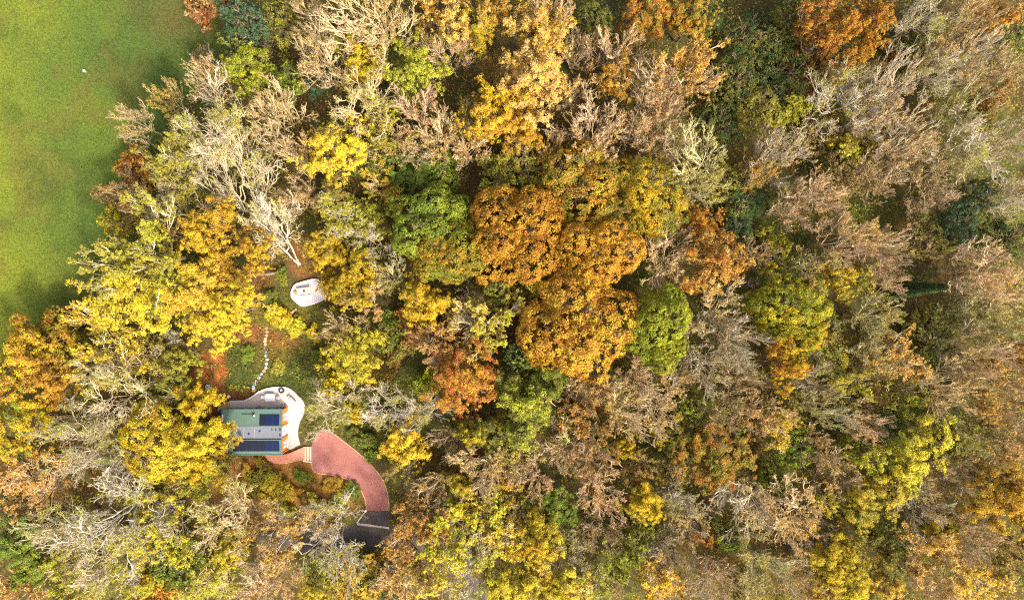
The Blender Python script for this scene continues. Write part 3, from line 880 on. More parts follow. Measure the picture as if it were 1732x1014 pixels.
def tpl_oak(seed, h=15.0, rad=8.0, nl=16, cl=.58, per=42, ls=.122, dens=1.8, low=.30, small=1.0):
    """dense crown of rounded lobes of uneven size, each lobe covered with leaf puffs"""
    R = np.random.default_rng(seed)
    lv, tw, tips, sk = skeleton(R, h * .9, rad * .75, .42, nl=8, fork=.2, l2=6, l3=4, l4=0, tr_thin=.03)
    V, F, rn = tubes(lv + tw, R); a = np_mesh('trunk', V, F, {'rnd': rn}, M_BARK, True)
    k = np.arange(nl) + .5
    zc = 1.0 - 1.02 * (k / nl) ** .85; ph = k * 2.39996 + R.uniform(0, 6) + R.uniform(-.5, .5, nl)
    rr = np.sqrt(np.maximum(0, 1 - zc ** 2))
    lr = rad * R.choice([.24, .30, .36, .44], nl) * R.uniform(.9, 1.1, nl)
    ell = R.uniform(.82, 1.0); th = R.uniform(0, 3.14)
    ru = (rad - lr * .85) * R.uniform(.68, 1.16, nl)
    c = np.stack([np.cos(ph) * rr * ru, np.sin(ph) * rr * ru * ell, h * .52 + zc * (h * .48 - lr * .9) * R.uniform(.80, 1.06, nl)], 1)
    cs_, sn_ = math.cos(th), math.sin(th)
    c[:, :2] = c[:, :2] @ np.array([[cs_, sn_], [-sn_, cs_]])
    cen, out = [], []
    for j in range(nl):
        m = int(4 * math.pi * lr[j] ** 2 * dens)
        d = unit(R.normal(size=(m, 3)))
        d = d[d[:, 2] > -.5]
        p = c[j] + d * lr[j] * (1 + .16 * np.sin(d[:, :1] * 4 + j) * np.cos(d[:, 1:2] * 5 + 2 * j) + R.uniform(-.10, .08, (len(d), 1))) * np.array([1, 1, .85])
        ok = np.ones(len(p), bool)
        for q in range(nl):
            if q != j: ok &= np.linalg.norm((p - c[q]) / np.array([1, 1, .85]), axis=1) > lr[q] * .86
        ok &= p[:, 2] > h * low * .8
        cen.append(p[ok]); out.append(d[ok])
    # inner fill so that gaps show leaves, not ground
    m = int(rad * rad * 1.6)
    d = unit(R.normal(size=(m, 3))) * R.uniform(.35, .78, (m, 1)); d[:, 2] = np.abs(d[:, 2])
    cen.append(d * np.array([rad, rad, h * .42]) + np.array([0, 0, h * .45])); out.append(unit(d))
    cen = np.vstack(cen); out = np.vstack(out) + np.array([0, 0, .25])
    V, F, at = clusters(R, cen, out, per, cl, ls, .6, .5)
    b = np_mesh('crown', V, F, at, M_LEAF)
    r_, h_ = extent(cen)
    return h_ + .3, r_ + .25, a, b

def tpl_shrub(seed, h=3.2, rad=2.6):
    R = np.random.default_rng(seed)
    st = np.zeros((9, 3)); st[:, 2] = -.2
    az = R.uniform(0, 6.28, 9); el = R.uniform(.5, 1.4, 9)
    d = np.stack([np.cos(az) * np.cos(el), np.sin(az) * np.cos(el), np.sin(el)], 1)
    stem = grow(R, st, d, R.uniform(.6, 1.0, 9) * np.where(el > 1, h, rad) * .95, 6, np.full(9, .2), .1)
    sr = np.full((9, 1), .05) * np.linspace(1, .4, 6)[None]
    c2, r2 = children(R, stem, sr, 7, .3, 1.0, .8, .5, 5, .1, .15, .3, .4)
    c3, r3 = children(R, c2, r2, 4, .3, 1.0, .8, .6, 4, .1, .15, .3, .35)
    pos = np.vstack([c3[:, -1], c2[:, -1]])
    out = unit(pos) + np.array([0, 0, .6])
    V, F, rn = tubes([(stem, sr, 5), (c2, np.maximum(r2, .018), 3), (c3, np.maximum(r3, .014), 3)], R)
    a = np_mesh('stems', V, F, {'rnd': rn}, M_BARK, True)
    V, F, at = clusters(R, pos, out, 15, .32, .115)
    b = np_mesh('crown', V, F, at, M_LEAF)
    r_, h_ = extent(pos)
    return h_ + .2, r_ + .25, a, b

def tpl_conifer(seed):
    R = np.random.default_rng(seed)
    h = 15.0
    tr = grow(R, np.array([[0, 0, -.3]]), np.array([[0, 0, 1.0]]), np.array([h]), 9, np.array([0.0]), .01)
    trr = np.linspace(.22, .03, 9)[None]
    n = 420
    z = h * (.08 + .9 * (np.arange(n) / n)); az = np.arange(n) * 2.39996
    L = 1.75 * (1 - z / (h * 1.02)) ** .75 + .15
    d = np.stack([np.cos(az), np.sin(az), np.full(n, .75)], 1)
    br = grow(R, np.stack([0 * z, 0 * z, z], 1), unit(d), L, 4, np.full(n, .15), .05)
    V, F, rn = tubes([(tr, trr, 7), (br, np.full((n, 4), .02), 3)], R)
    a = np_mesh('trunk', V, F, {'rnd': rn}, M_BARK, True)
    pos = np.vstack([br[:, -1], br[:, 2], br[:, 1]]); out = np.vstack([unit(d)] * 3)
    V, F, at = clusters(R, pos, out, 16, .30, .12)
    return h, 1.9, a, np_mesh('crown', V, F, at, M_LEAF)

for s in range(5):
    h_, r_, a, c, b = tpl_bare(100 + s, False, (.40, 3, .12)); register('B', h_, r_, a, c, b)
for s in range(4):
    h_, r_, a, c, b = tpl_bare(140 + s, True, (.32, 3, .11)); register('T', h_, r_, a, c, b)
for s in range(4):
    h_, r_, a, c, b = tpl_bare(180 + s, s % 2 == 0, (.70, 8, .15)); register('L', h_, r_, a, c, b)
for s in range(4):
    h_, r_, a, c = tpl_leafy(220 + s, gap=.08 + .05 * s); register('Y', h_, r_, a, c)
for s in range(2):
    h_, r_, a, c = tpl_leafy(240 + s, 32, .58, .125, 9, 0.0); register('D', h_, r_, a, c)
for s in range(3):
    h_, r_, a, c = tpl_oak(260 + s); register('O', h_, r_, a, c)
for s in range(3):
    h_, r_, a, c = tpl_oak(300 + s, 9.0, 4.6, 10, .42, 18, .125, 2.6, .2); register('E', h_, r_, a, c)
for s in range(5):
    h_, r_, a, c = tpl_shrub(340 + s); register('S', h_, r_, a, c)
h_, r_, a, c = tpl_conifer(380); register('C', h_, r_, a, c)

# ------------------------------------------------------------------ the trees of the wood, traced one by one
LEAFC = {'or': (.45, .225, .024), 'rd': (.44, .16, .03), 'go': (.52, .305, .03), 'pg': (.68, .49, .14), 'ye': (.59, .48, .035), 'yo': (.58, .405, .02), 'yg': (.42, .42, .03), 'gr': (.145, .20, .024), 'lg': (.26, .29, .028),
         'dg': (.05, .085, .022), 'bg': (.085, .14, .07), 'ol': (.27, .235, .03), 'og': (.18, .175, .028), 'ru': (.28, .11, .026), 'ta': (.52, .34, .105), 'pk': (.52, .33, .14), 'br': (.32, .21, .075)}
BARKC = {'pe': (.62, .52, .33), 'wh': (.64, .56, .42), 'gy': (.64, .55, .38), 'ta': (.74, .58, .32), 'pk': (.74, .56, .34), 'br': (.56, .42, .24), 'ol': (.62, .56, .29), 'dk': (.16, .12, .08)}
LEAFN = {'or': 'orange', 'rd': 'rust-orange', 'go': 'golden', 'pg': 'pale gold', 'ye': 'yellow', 'yo': 'deep yellow', 'yg': 'yellow-green', 'gr': 'green', 'lg': 'light green', 'dg': 'dark green', 'bg': 'blue-green', 'ol': 'olive',
         'og': 'dull olive-green', 'ru': 'rust', 'ta': 'tan', 'pk': 'pinkish tan', 'br': 'brown'}
BARKN = {'pe': 'cream', 'wh': 'whitish', 'gy': 'grey', 'ta': 'tan', 'pk': 'pinkish tan', 'br': 'brown', 'ol': 'olive-grey', 'dk': 'dark'}
# u v radius(px) height kind leafA[/leafB:share][+bark]  [@foot_u,foot_v] [| where]
TREES = '''
415 42 46 13 E bg/dg:.4 | at the field corner on the top edge
362 4 42 6 S ru/br:.4
340 98 24 5 T br+br
430 112 46 15 Y yg/lg:.4
352 132 40 13 T ta/or:.3+ta
282 172 32 12 L ol/ta:.4+ta
226 206 38 12 T ta/yg:.3+ta
362 215 78 20 B +pe
238 285 40 7 S ru/or:.4
292 272 56 17 L yg/ol:.5+pe
522 32 46 15 T ol/ta:.5+ta
470 45 38 11 E og/ol:.4
622 40 74 20 T ol/ta:.5+ta
548 100 54 18 T ta+ta
617 105 38 13 Y ye/yg:.2
577 72 28 9 Y lg/yg:.4
706 106 52 15 Y lg/yg:.5
762 86 46 16 T pk/ta:.4+pk
755 28 55 20 Y go/pg:.5
805 52 40 18 Y yo/ol:.5
836 12 34 18 Y go/ta:.4
608 190 66 18 B +ta
700 186 46 15 T pk/ru:.3+pk
457 196 56 16 T ta/ol:.3+ta
478 140 36 11 Y gr/yg:.3
570 268 54 17 Y ye/yo:.3
530 128 32 8 E dg/bg:.4
650 214 42 14 L ol/ye:.4+ta
676 172 24 9 Y yg/lg:.4
668 244 38 13 T ta+ta
712 288 50 10 Y gr/lg:.3
905 58 60 23 Y pg/go:.5
890 132 66 23 Y pg/go:.4
842 186 48 20 Y go/yo:.4
892 212 42 19 Y go/or:.3
795 208 42 12 L ol/yo:.5+br
792 248 42 14 T ta+pk
1002 32 36 10 E og/dg:.3
1108 18 52 15 Y or/ol:.4
1165 30 36 13 Y go/ol:.4
1042 82 52 17 T ta/lg:.25+pk
1046 132 38 15 Y go/ta:.4
1166 112 52 19 L go/ta:.5+pk
1118 152 54 18 T ta/or:.3+pk
1012 222 64 18 T ta+pk
1098 205 60 18 T ta/go:.2+pk
962 152 30 14 T ta+pk
1176 278 68 19 T ol+ol
1112 252 44 15 T ta/ru:.3+ta
1192 28 32 10 E gr/dg:.5
1236 132 46 8 E og/dg:.4
1222 205 40 7 E og/dg:.5
1262 62 42 8 E og/dg:.4
1275 185 40 8 E og/ol:.4
1290 282 32 12 L go/ol:.6+ta
888 280 46 10 L yg/ol:.5+ta
1402 48 56 20 Y or/rd:.3
1474 34 46 20 Y or/go:.2
1362 102 42 6 S ru/og:.5
1424 78 34 6 E og/gr:.4
1566 26 50 17 B +gy
1640 26 46 16 T ta/or:.3+ta
1692 14 32 17 Y or/ta:.5
1596 60 36 9 S yg/ol:.5
1645 92 58 18 T ta+pe
1590 118 46 17 B +gy
1420 152 58 17 B +gy
1502 148 58 18 T ta+gy
1476 190 52 15 T br+gy
1536 236 56 17 T ta+pe
1676 166 28 14 Y or/ta:.6
1704 110 40 16 T ta+ta
1640 178 54 15 T ol+ol
1652 240 58 18 B +gy
1320 262 46 16 T ta+gy
1332 186 34 7 S yg/ol:.5
1442 242 38 8 S ol/yg:.4
1722 232 46 16 T br+gy
1322 130 50 6 E dg/og:.4
1380 230 40 6 E og/br:.5
215 332 44 10 L ru/ta:.5+br
202 374 36 7 S ol/yo:.4
272 352 42 13 B +pe
235 425 84 19 L yg/ol:.6+pe
352 392 58 17 Y yo/go:.5
424 418 40 16 Y go/yo:.4
232 515 84 18 Y ye/yo:.3
345 478 52 16 Y ye/go:.4 @ 470,462
384 522 46 15 Y ye/yo:.4
350 550 44 14 Y ye/yo:.3
392 298 70 18 B +pe @ 452,402
90 556 36 8 S or/ol:.4
456 378 48 15 B +wh @ 507,448
568 376 46 14 L yg/ol:.4+wh
626 412 34 11 B +wh
606 362 46 9 Y ol/yg:.4
666 328 26 7 S go/ol:.4
550 424 38 13 Y yo/ol:.4
588 488 42 14 Y yo/ol:.3
556 478 22 9 Y yo/ol:.3 @ 566,466
612 452 36 13 Y yo/og:.4
616 502 42 13 T ta/yo:.2+ta
660 464 36 12 T ol/ta:.4+ol
722 376 64 17 O gr/lg:.5
764 432 58 17 O lg/or:.45
720 514 44 14 Y yo/ol:.3
690 302 40 9 Y gr/dg:.3
744 292 44 9 E gr/lg:.4
846 302 44 9 L og/yg:.5+ol
870 392 78 19 O go/or:.6
985 318 80 15 O go/og:.4
1092 332 62 16 O yo/og:.5
1012 424 62 18 O go/or:.3
1045 368 44 14 O yo/og:.5
938 468 58 13 O og/yo:.4
976 542 88 18 O or/go:.5
930 585 40 14 O or/yo:.4
1108 540 54 17 O lg/yg:.4
1122 586 36 15 O lg/yg:.5
1128 430 62 15 T pk/lg:.38+pk
1208 440 56 16 Y or/ta:.35
1186 382 34 13 Y or/ru:.3
1276 432 32 13 T ta/ol:.38+pk
1204 540 62 16 T ta/go:.38+gy
1246 575 50 15 T br/yg:.38+gy
1244 396 28 8 E bg/gr:.4
1216 308 36 7 E og/ol:.4
1258 345 40 6 E dg/og:.3
1386 336 46 15 T pk/or:.2+pk
1332 352 38 14 T pk+pk
1430 402 50 16 T ta/go:.4+pk
1490 424 46 15 T pk/lg:.38+pk
1496 468 36 13 T pk/ol:.38+pk
1310 412 32 7 S ol/yg:.4
1370 452 46 14 L og/ta:.5+ol
1436 470 40 13 Y og/yo:.5
1336 515 60 15 O lg/yo:.38
1362 562 42 14 D yo/lg:.5
1476 534 48 15 T ol/go:.38+ol
1540 491 14 19 C dg/gr:.3
1624 378 36 11 E bg/dg:.4
1662 338 36 11 E bg/og:.4
1574 552 44 8 E og/lg:.3
1572 332 54 11 T br+br
1660 452 54 16 T pk/ta:.4+pk
1700 492 44 15 T ta/yg:.38+ta
1722 332 40 15 B +gy
1684 548 50 14 T ol/lg:.38+ol
1560 400 40 10 E og/br:.5
1612 445 36 9 T br/ol:.38+br
1700 400 46 9 E og/dg:.5
1640 520 40 12 T ol/og:.5+ol
42 612 66 15 Y go/yo:.4
88 646 44 15 Y go/or:.4
34 724 64 15 Y yo/lg:.4
172 588 66 14 L ol/yo:.5+ta
192 662 74 17 B +pe
132 744 64 17 B +pe
186 782 50 15 B +wh
292 588 28 8 B +wh
296 612 34 9 Y ol/yg:.4
268 750 62 14 O yo/ye:.5
330 740 46 13 D yo/ye:.5
340 790 34 11 D yo/ye:.4
372 752 22 10 Y yo/ye:.4 @ 350,765
328 682 36 11 D yo/ye:.4
372 782 38 8 L yo/ol:.4+ta
600 598 48 13 Y yg/ye:.6
576 560 34 12 T ta/yg:.4+ta
650 695 42 12 B +wh
702 696 42 12 B +wh
746 588 42 12 L ta/or:.4+pk
790 652 62 16 Y rd/or:.5
884 700 74 15 D og/yg:.4
920 650 50 14 D og/lg:.4
820 735 50 13 D og/yo:.35
716 645 26 8 S yg/lg:.4
680 752 42 11 Y yo/ye:.4
682 795 30 9 L ta/yg:.4+wh
886 602 32 11 E bg/lg:.4
992 648 46 13 T pk/go:.38+pk
985 700 50 13 L go/br:.5+pk
822 792 58 14 T ta/yg:.3+ta
956 752 46 13 T pk/ol:.4+pk
1322 616 42 19 Y or/yo:.5
1190 622 50 14 T br/yg:.38+gy
1228 694 50 14 T br/lg:.38+br
1076 640 46 13 T pk/yg:.2+pk
1050 694 54 14 T ta/yg:.3+ta
1110 700 44 13 T ta/ol:.38+pe
1150 736 42 9 Y og/yo:.3
1222 764 64 14 Y or/ol:.5
1286 702 46 13 T ta/go:.38+br
1056 760 24 9 Y yo/ol:.3
1322 722 40 12 L yo/ol:.5+ta
1344 756 34 9 E gr/lg:.5
1384 606 40 10 L lg/og:.4+ol
1376 644 44 13 T br/yg:.38+gy
1402 692 46 14 T ol/lg:.38+ol
1440 652 38 13 L yg/ye:.5+ol
1530 682 36 12 L ol/yg:.5+ta
1530 604 42 14 L go/ta:.4+ta
1466 716 36 12 T pk/or:.2+pk
1540 768 62 14 Y yg/ye:.5
1508 716 34 9 E bg/lg:.5
1604 652 56 14 T ta/go:.25+ta
1664 606 52 15 T ta/ol:.38+pk
1690 664 48 15 L go/ta:.6+ta
1712 730 46 14 T br/go:.38+br
1630 724 46 12 L lg/ol:.5+ol
1590 590 44 10 T ol/og:.4+ol
1480 600 44 13 T br/yg:.38+ol
1720 590 36 14 L or/ta:.5+ta
50 812 58 13 L ta/or:.4+ta
200 872 96 17 B +wh
262 880 62 15 L ye/yg:.3+wh
95 900 56 15 B +pe
25 925 56 11 Y gr/lg:.4
32 1000 46 11 L or/ta:.4+ta
298 952 46 9 E gr/lg:.3
262 1002 42 9 S or/yo:.4
396 936 34 10 Y ye/yo:.4
378 882 58 15 B +ta
330 812 44 11 L ol/yg:.5+ta
352 990 46 9 L yg/ol:.5+ta
180 960 54 13 B +pe
120 975 46 12 L yg/ta:.4+pe
450 985 58 13 T ta+pk
482 900 66 14 L ta/go:.4+pe
556 922 64 14 B +wh @ 588,856
466 830 26 2.6 S yo/ol:.4
535 850 24 2.6 S ye/yg:.3
510 805 15 1.6 S lg/gr:.3
595 832 15 1.6 S gr/lg:.3
440 812 24 2.4 S ol/yg:.4
708 884 54 14 L ta/or:.5+ta
694 970 52 14 L or/ta:.5+ta
612 990 48 8 S ol/or:.4
662 1002 32 7 E gr/bg:.3
790 900 70 15 L ye/yg:.4+pe
752 968 56 14 L ye/yo:.3+wh
800 985 44 13 B +wh
858 996 50 14 Y ye/yo:.2
780 832 40 12 Y yo/yg:.4
740 818 38 11 T ta+ta
726 860 40 12 T ta/or:.4+ta
908 920 44 14 Y yo/ye:.5
944 856 42 10 Y gr/lg:.4
1090 850 38 13 Y yo/og:.3
1010 828 50 13 T pk/or:.3+pk
1150 842 38 13 B +gy
1196 906 24 11 Y rd/or:.4
952 992 46 14 Y ye/pg:.4
960 932 36 12 B +pe
1062 950 42 11 L yg/lg:.4+pe
1112 996 46 13 L or/yo:.5+pk
1290 962 58 15 T ta/lg:.38+ol
1272 850 58 15 T ta/ol:.38+gy
1212 980 44 13 T pk/lg:.3+pk
1250 1000 30 9 Y ol/yo:.3
1020 900 42 11 T br/lg:.3+br
1130 930 40 11 T br/og:.4+gy
870 850 42 11 L ol/go:.4+ta
1340 866 62 14 T ta/go:.38+ta
1410 938 44 14 Y ye/yo:.4
1462 852 56 14 Y ye/ol:.5
1376 900 40 12 T br/yg:.38+gy
1702 850 58 15 Y yo/or:.4
1430 1000 50 14 Y ye/ol:.3
1560 932 54 14 L go/ta:.5+ta
1560 850 52 13 T br/lg:.38+gy
1640 900 52 14 T pk/br:.4+br
1590 890 36 11 Y yo/ol:.5
1500 920 46 12 L og/ol:.5+ol
1650 978 54 14 L ta/yo:.5+ta
1720 962 44 14 L yg/ta:.5+ta
1344 992 52 13 T ta/or:.5+ta
1420 800 48 12 T ta/go:.3+br
1380 760 36 11 T ta/ol:.38+ta
1620 800 50 13 T br/yo:.2+ta
1690 790 44 14 L or/ta:.6+ta
1500 1000 44 12 Y yo/ta:.5
1580 1000 46 13 T ta/yo:.3+ta
1172 880 40 11 T ta/lg:.3+pe
860 780 40 11 T ta/go:.3+ta
900 800 44 12 T pk/yg:.3+pk
760 740 36 9 T br/og:.4+br
640 560 36 9 E gr/og:.5
660 600 38 7 S og/ru:.4
555 690 50 12 B +pe
596 694 20 5 S yo/lg:.4
560 640 36 9 S ol/yo:.4
471 533 21 2.6 S yo/yg:.4
498 553 16 2.0 S yg/yo:.4
530 560 16 2.2 S yo/ol:.4
476 466 14 1.8 S lg/gr:.4
826 546 58 13 L yg/ta:.4+pe
790 520 34 11 T br+gy
848 494 34 11 E og/lg:.4
560 330 40 9 L ta/ol:.5+ta
500 330 40 12 T ta+br
510 260 40 12 T ta/ru:.3+ta
640 300 36 9 L yo/ol:.5+ta
620 270 30 10 E og/gr:.4
740 230 44 13 T ta/ol:.4+ta
720 250 36 12 T ta+pe
940 250 38 13 T ta/go:.3+br
930 20 44 18 T ta/go:.4+pk
980 90 40 12 T br/og:.4+br
1350 20 44 10 E og/ol:.3
1310 70 34 7 E dg/og:.4
1540 100 40 5 S ru/og:.5
1700 60 38 7 E dg/og:.5
1480 300 44 10 T br/og:.4+br
1420 300 40 9 E og/br:.5
1600 280 42 13 T br+ol
1280 480 30 9 T br/go:.38+gy
1405 560 34 9 L og/go:.4+ol
1250 640 36 11 T ta/og:.4+br
1140 640 40 11 T ta/lg:.4+pk
1010 605 32 7 E gr/og:.4
690 560 34 6 S ru/og:.5
770 560 30 6 S ru/br:.5
30 860 36 10 L ta/ol:.4+ta
240 930 40 11 T ta/yg:.4+pe
540 985 40 9 Y og/yo:.4
860 910 46 13 L ye/ta:.4+pe
300 660 36 9 L ol/gr:.5+ta
250 610 44 9 L ol/yo:.4+ta
130 600 40 10 Y ol/yo:.4
1000 770 44 12 T ta/yo:.3+pk
1080 800 36 10 L ta/ol:.5+ta
1140 790 34 9 E og/br:.5
440 792 16 1.4 S ol/or:.4
418 800 14 1.3 S go/ol:.4
480 858 18 1.6 S ol/yg:.4
560 822 16 1.2 S or/ol:.4
575 846 13 1.3 S yg/lg:.4
500 835 15 1.4 S or/go:.4
618 745 18 2.2 S gr/og:.4
632 772 14 2.0 S gr/yg:.4
598 735 13 1.4 S og/gr:.4
470 620 12 .9 S ol/yg:.4
540 600 18 1.8 S gr/og:.4
575 625 18 1.8 S gr/og:.5
415 600 14 1.4 S lg/gr:.4
455 500 14 1.4 S gr/og:.4
1005 985 42 11 L yg/ol:.4+pe
1165 1004 40 12 T ta/yg:.3+pe
905 1002 38 12 L ye/yo:.4+pe
1035 1012 30 11 T ta/ol:.4+ta
1300 1010 36 11 L yg/ta:.4+ta
1385 1008 32 11 L or/yo:.5+ta
1080 905 32 10 E lg/og:.4
1230 905 32 10 E lg/gr:.4
1310 805 30 9 E lg/og:.4
1450 760 30 9 E lg/yg:.4
1600 745 30 9 E lg/og:.4
1180 680 28 9 E og/lg:.5
1010 740 26 9 E og/lg:.5
1560 610 28 9 E og/lg:.4
60 955 40 11 Y lg/gr:.4
230 985 40 10 Y yg/ol:.4
'''
REFS = [('the green roofed house', 425, 730), ('the pale deck', 522, 495), ('the red driveway', 590, 780), ('the asphalt road end', 620, 900), ('the white marker in the field', 146, 122),
        ('the great orange oak', 976, 542), ('the bright orange pair on the top edge', 1440, 40), ('the pale gold trees', 895, 110), ('the narrow dark conifer', 1540, 491), ('the green and yellow oak', 1340, 540),
        ('the rust-orange leafy tree', 790, 652), ('the blue-green corner evergreen', 415, 42), ('the large yellow tree by the field', 232, 515), ('the green oak', 722, 376), ('the light green oak', 1108, 550),
        ('the orange trees at the field corner', 42, 612), ('the blue-green evergreens', 1640, 360), ('the yellow-green tree', 1540, 768), ('the orange oaks', 985, 340), ('the white bare tree on the bottom edge', 200, 872),
        ('the golden corner tree', 1702, 850), ('the yellow round tree', 570, 268), ('the yellow bare-limbed trees', 790, 900), ('the small rust tree', 1196, 906), ('the dark gap in the wood', 1240, 200), ('the small deep yellow tree', 1090, 850)]
HAND = {(268, 750): 'largest dense deep yellow oak filling the space between house and bare white trees', (976, 542): 'largest deep orange oak in the middle of the wood', (722, 376): 'dense round green oak beside the orange oaks',
        (764, 432): 'dense light green oak with an orange patch', (1108, 540): 'dense light green oak pressed against the great orange oak', (1336, 515): 'dense green and yellow oak with an orange tree at its foot',
        (1325, 612): 'bright orange-yellow tree below the green and yellow oak', (1402, 48): 'bright orange tree on the top edge, first of the pair', (1474, 34): 'bright orange tree on the top edge, second of the pair',
        (1540, 491): 'narrow dark green conifer leaning away across the brown wood', (790, 652): 'loose rust-orange tree between olive oaks and pale bare trees', (232, 515): 'largest bright yellow tree at the edge of the field',
        (415, 42): 'blue-green evergreen at the top edge where wood meets field', (556, 922): 'whitish bare tree fanning its branches over the asphalt road', (392, 298): 'large cream bare tree beyond the whitish crooked tree, towards the field',
        (456, 378): 'whitish bare tree with crooked trunk rising above the deck', (556, 478): 'deep yellow tree spreading over one side of the pale deck', (650, 695): 'whitish star-shaped bare tree, first of two beyond the driveway tip',
        (702, 696): 'whitish star-shaped bare tree, second of two beyond the driveway tip', (555, 690): 'cream bare tree beside the terrace and the driveway tip', (1208, 440): 'orange crescent-shaped tree around a pinkish bare tree',
        (1128, 430): 'pinkish bare dome enclosed by the orange oaks and orange crescent', (372, 752): 'small deep yellow tree leaning over the corner of the green roof', (328, 682): 'deep yellow oak crown beside the timber landing of the house', (510, 805): 'small bright green shrub on the leaf slope below the footpath',
        (595, 832): 'small green shrub inside the bend of the red driveway', (466, 830): 'deep yellow shrub on the slope below the house', (535, 850): 'bright yellow shrub on the slope near the asphalt apron',
        (708, 884): 'tan and orange thin-leaved tree hanging over the road end', (476, 466): 'small light green shrub beside the deck', (680, 752): 'deep yellow round tree beside the outer driveway curve'}
NAMES = {'B': 'bare_tree', 'T': 'twiggy_tree', 'L': 'thinning_tree', 'Y': 'leafy_tree', 'O': 'oak_tree', 'D': 'oak_tree', 'E': 'evergreen_tree', 'S': 'shrub', 'C': 'conifer'}
GROUPS = {'B': 'bare pale-limbed trees', 'T': 'bare fine-twigged trees', 'L': 'trees losing their leaves', 'Y': 'autumn leafed trees', 'O': 'dense crowned oaks', 'D': 'dense crowned oaks', 'E': 'green trees low in the wood', 'S': 'shrubs of the wood edge and clearing', 'C': None}

rt = random.Random(12)
seen_lab = {}
counters = {}
feet = []
def direction(du, dv):
    a = (math.degrees(math.atan2(-dv, du)) + 360) % 360
    return ['east', 'north-east', 'north', 'north-west', 'west', 'south-west', 'south', 'south-east'][int((a + 22.5) // 45) % 8]

for line in TREES.strip().splitlines():
    line = line.split('|')[0].strip()
    foot = None; lean = None
    if '@' in line:
        line, ft = line.split('@'); foot = tuple(float(q) for q in ft.split(','))
    u, v, rp, hh, kind, cs = line.split()
    u, v, rp, hh = float(u), float(v), float(rp), float(hh)
    leaf, _, bark = cs.partition('+')
    ca_, _, rest = leaf.partition('/')
    cb_, _, shr = rest.partition(':')
    shr = float(shr or 0)
    if kind == 'B' and not ca_: ca_, cb_, shr = 'yg', 'ol', .45
    cb_ = cb_ or ca_
    i = counters.get(kind, 0); counters[kind] = i + 1
    T = TEMPL[kind][i % len(TEMPL[kind])]
    if kind in 'TLBY': hh *= rt.uniform(.9, 1.1)
    hcn = hh * (.72 if kind != 'C' else .5)
    if kind == 'C': rm = 1.9
    else: rm = rp * PX * (CAM_H - hcn) / CAM_H * (1.17 if kind == 'O' else 1.12 if kind != 'T' else 1.04) 
    cx, cy = gx(u, hcn), gy(v, hcn)
    root = empty(NAMES[kind], (cx, cy, float(ground_z(np.array([cx]), np.array([cy]))[0])))
    if foot:
        fx, fy = gx(foot[0]), gy(foot[1])
        root.location = (fx, fy, 0)
        lean = ((cx - fx) / hcn, (cy - fy) / hcn)
        if (u, v) == (392, 298): [rt.random() for _ in range(3)]
    else:
        root.rotation_euler = (rt.uniform(-.04, .04), rt.uniform(-.04, .04), rt.uniform(0, 6.28))
    sxy = rm / T['r']; sz = hh / T['h']
    el_ = rt.uniform(.90, 1.11) if kind in 'YOED' else rt.uniform(.95, 1.05)
    root.scale = (sxy * el_, sxy / el_, sz)
    feet.append((root.location.x, root.location.y))
    bc = BARKC[bark] if bark else ((.22, .16, .10) if kind in 'YOSED' else (.16, .12, .08))
    jit = [rt.uniform(.88, 1.12) for _ in range(3)]
    jb = rt.uniform(.85, 1.12)
    for nm, me in (('trunk' if kind != 'S' else 'stems', T['trunk']), ('crown', T['crown']), ('twigs', T['twig'])):
        if me is None: continue
        o = bpy.data.objects.new(nm, me); COL.objects.link(o); o.parent = root
        if lean:                      # the trunk leans, the crown stays level
            SH = Matrix.Identity(4); SH[0][2] = lean[0] * sz / sxy; SH[1][2] = lean[1] * sz / sxy
            o.matrix_parent_inverse = SH
        if nm == 'crown':
            g = jb
            o.color = tuple(min(.85, c * g * (.5 + .5 * q)) for c, q in zip(LEAFC[ca_], jit)) + (shr,)
            o['leaf_b'] = [min(.85, c * g) for c in LEAFC[cb_]]
        else:
            o.color = tuple(c * jb for c in bc) + (1,)
    # label
    lab = HAND.get((int(u), int(v)))
    if not lab:
        if kind == 'B': bs = f'bare {BARKN[bark]} limbed tree'
        elif kind == 'T': bs = f'bare {BARKN[bark]} twiggy tree' if ca_ == bark or not shr else f'twiggy tree with {LEAFN[ca_]} remnant leaves'
        elif kind == 'L': bs = f'thinning {LEAFN[ca_]} tree'
        elif kind == 'Y': bs = f'leafy {LEAFN[ca_]} tree'
        elif kind in 'OD': bs = f'dense {LEAFN[ca_]} oak'
        elif kind == 'E': bs = f'bushy {LEAFN[ca_]} tree'
        else: bs = f'low {LEAFN[ca_]} shrub'
        rf = min(REFS, key=lambda q: math.hypot(q[1] - u, q[2] - v) if math.hypot(q[1] - u, q[2] - v) > 14 else 1e9)
        lab = (bs, direction(u - rf[1], v - rf[2]), rf[0], math.hypot(rf[1] - u, rf[2] - v))
    tag(root, None, 'shrub' if kind == 'S' else 'tree', GROUPS[kind])
    seen_lab.setdefault(lab if isinstance(lab, str) else lab[:3], []).append((0 if isinstance(lab, str) else lab[3], root))
ORD = ['', 'second out', 'third out', 'fourth out', 'fifth out', 'sixth out', 'seventh out']
for k, lst in seen_lab.items():
    lst.sort(key=lambda q: q[0])
    for n_, (d_, root) in enumerate(lst):
        if isinstance(k, str): root['label'] = k
        else:
            s = f'{k[0]} {k[1]} of {k[2]}'
            if len(lst) > 1: s += ', ' + ('first out' if n_ == 0 else ORD[n_])
            root['label'] = s

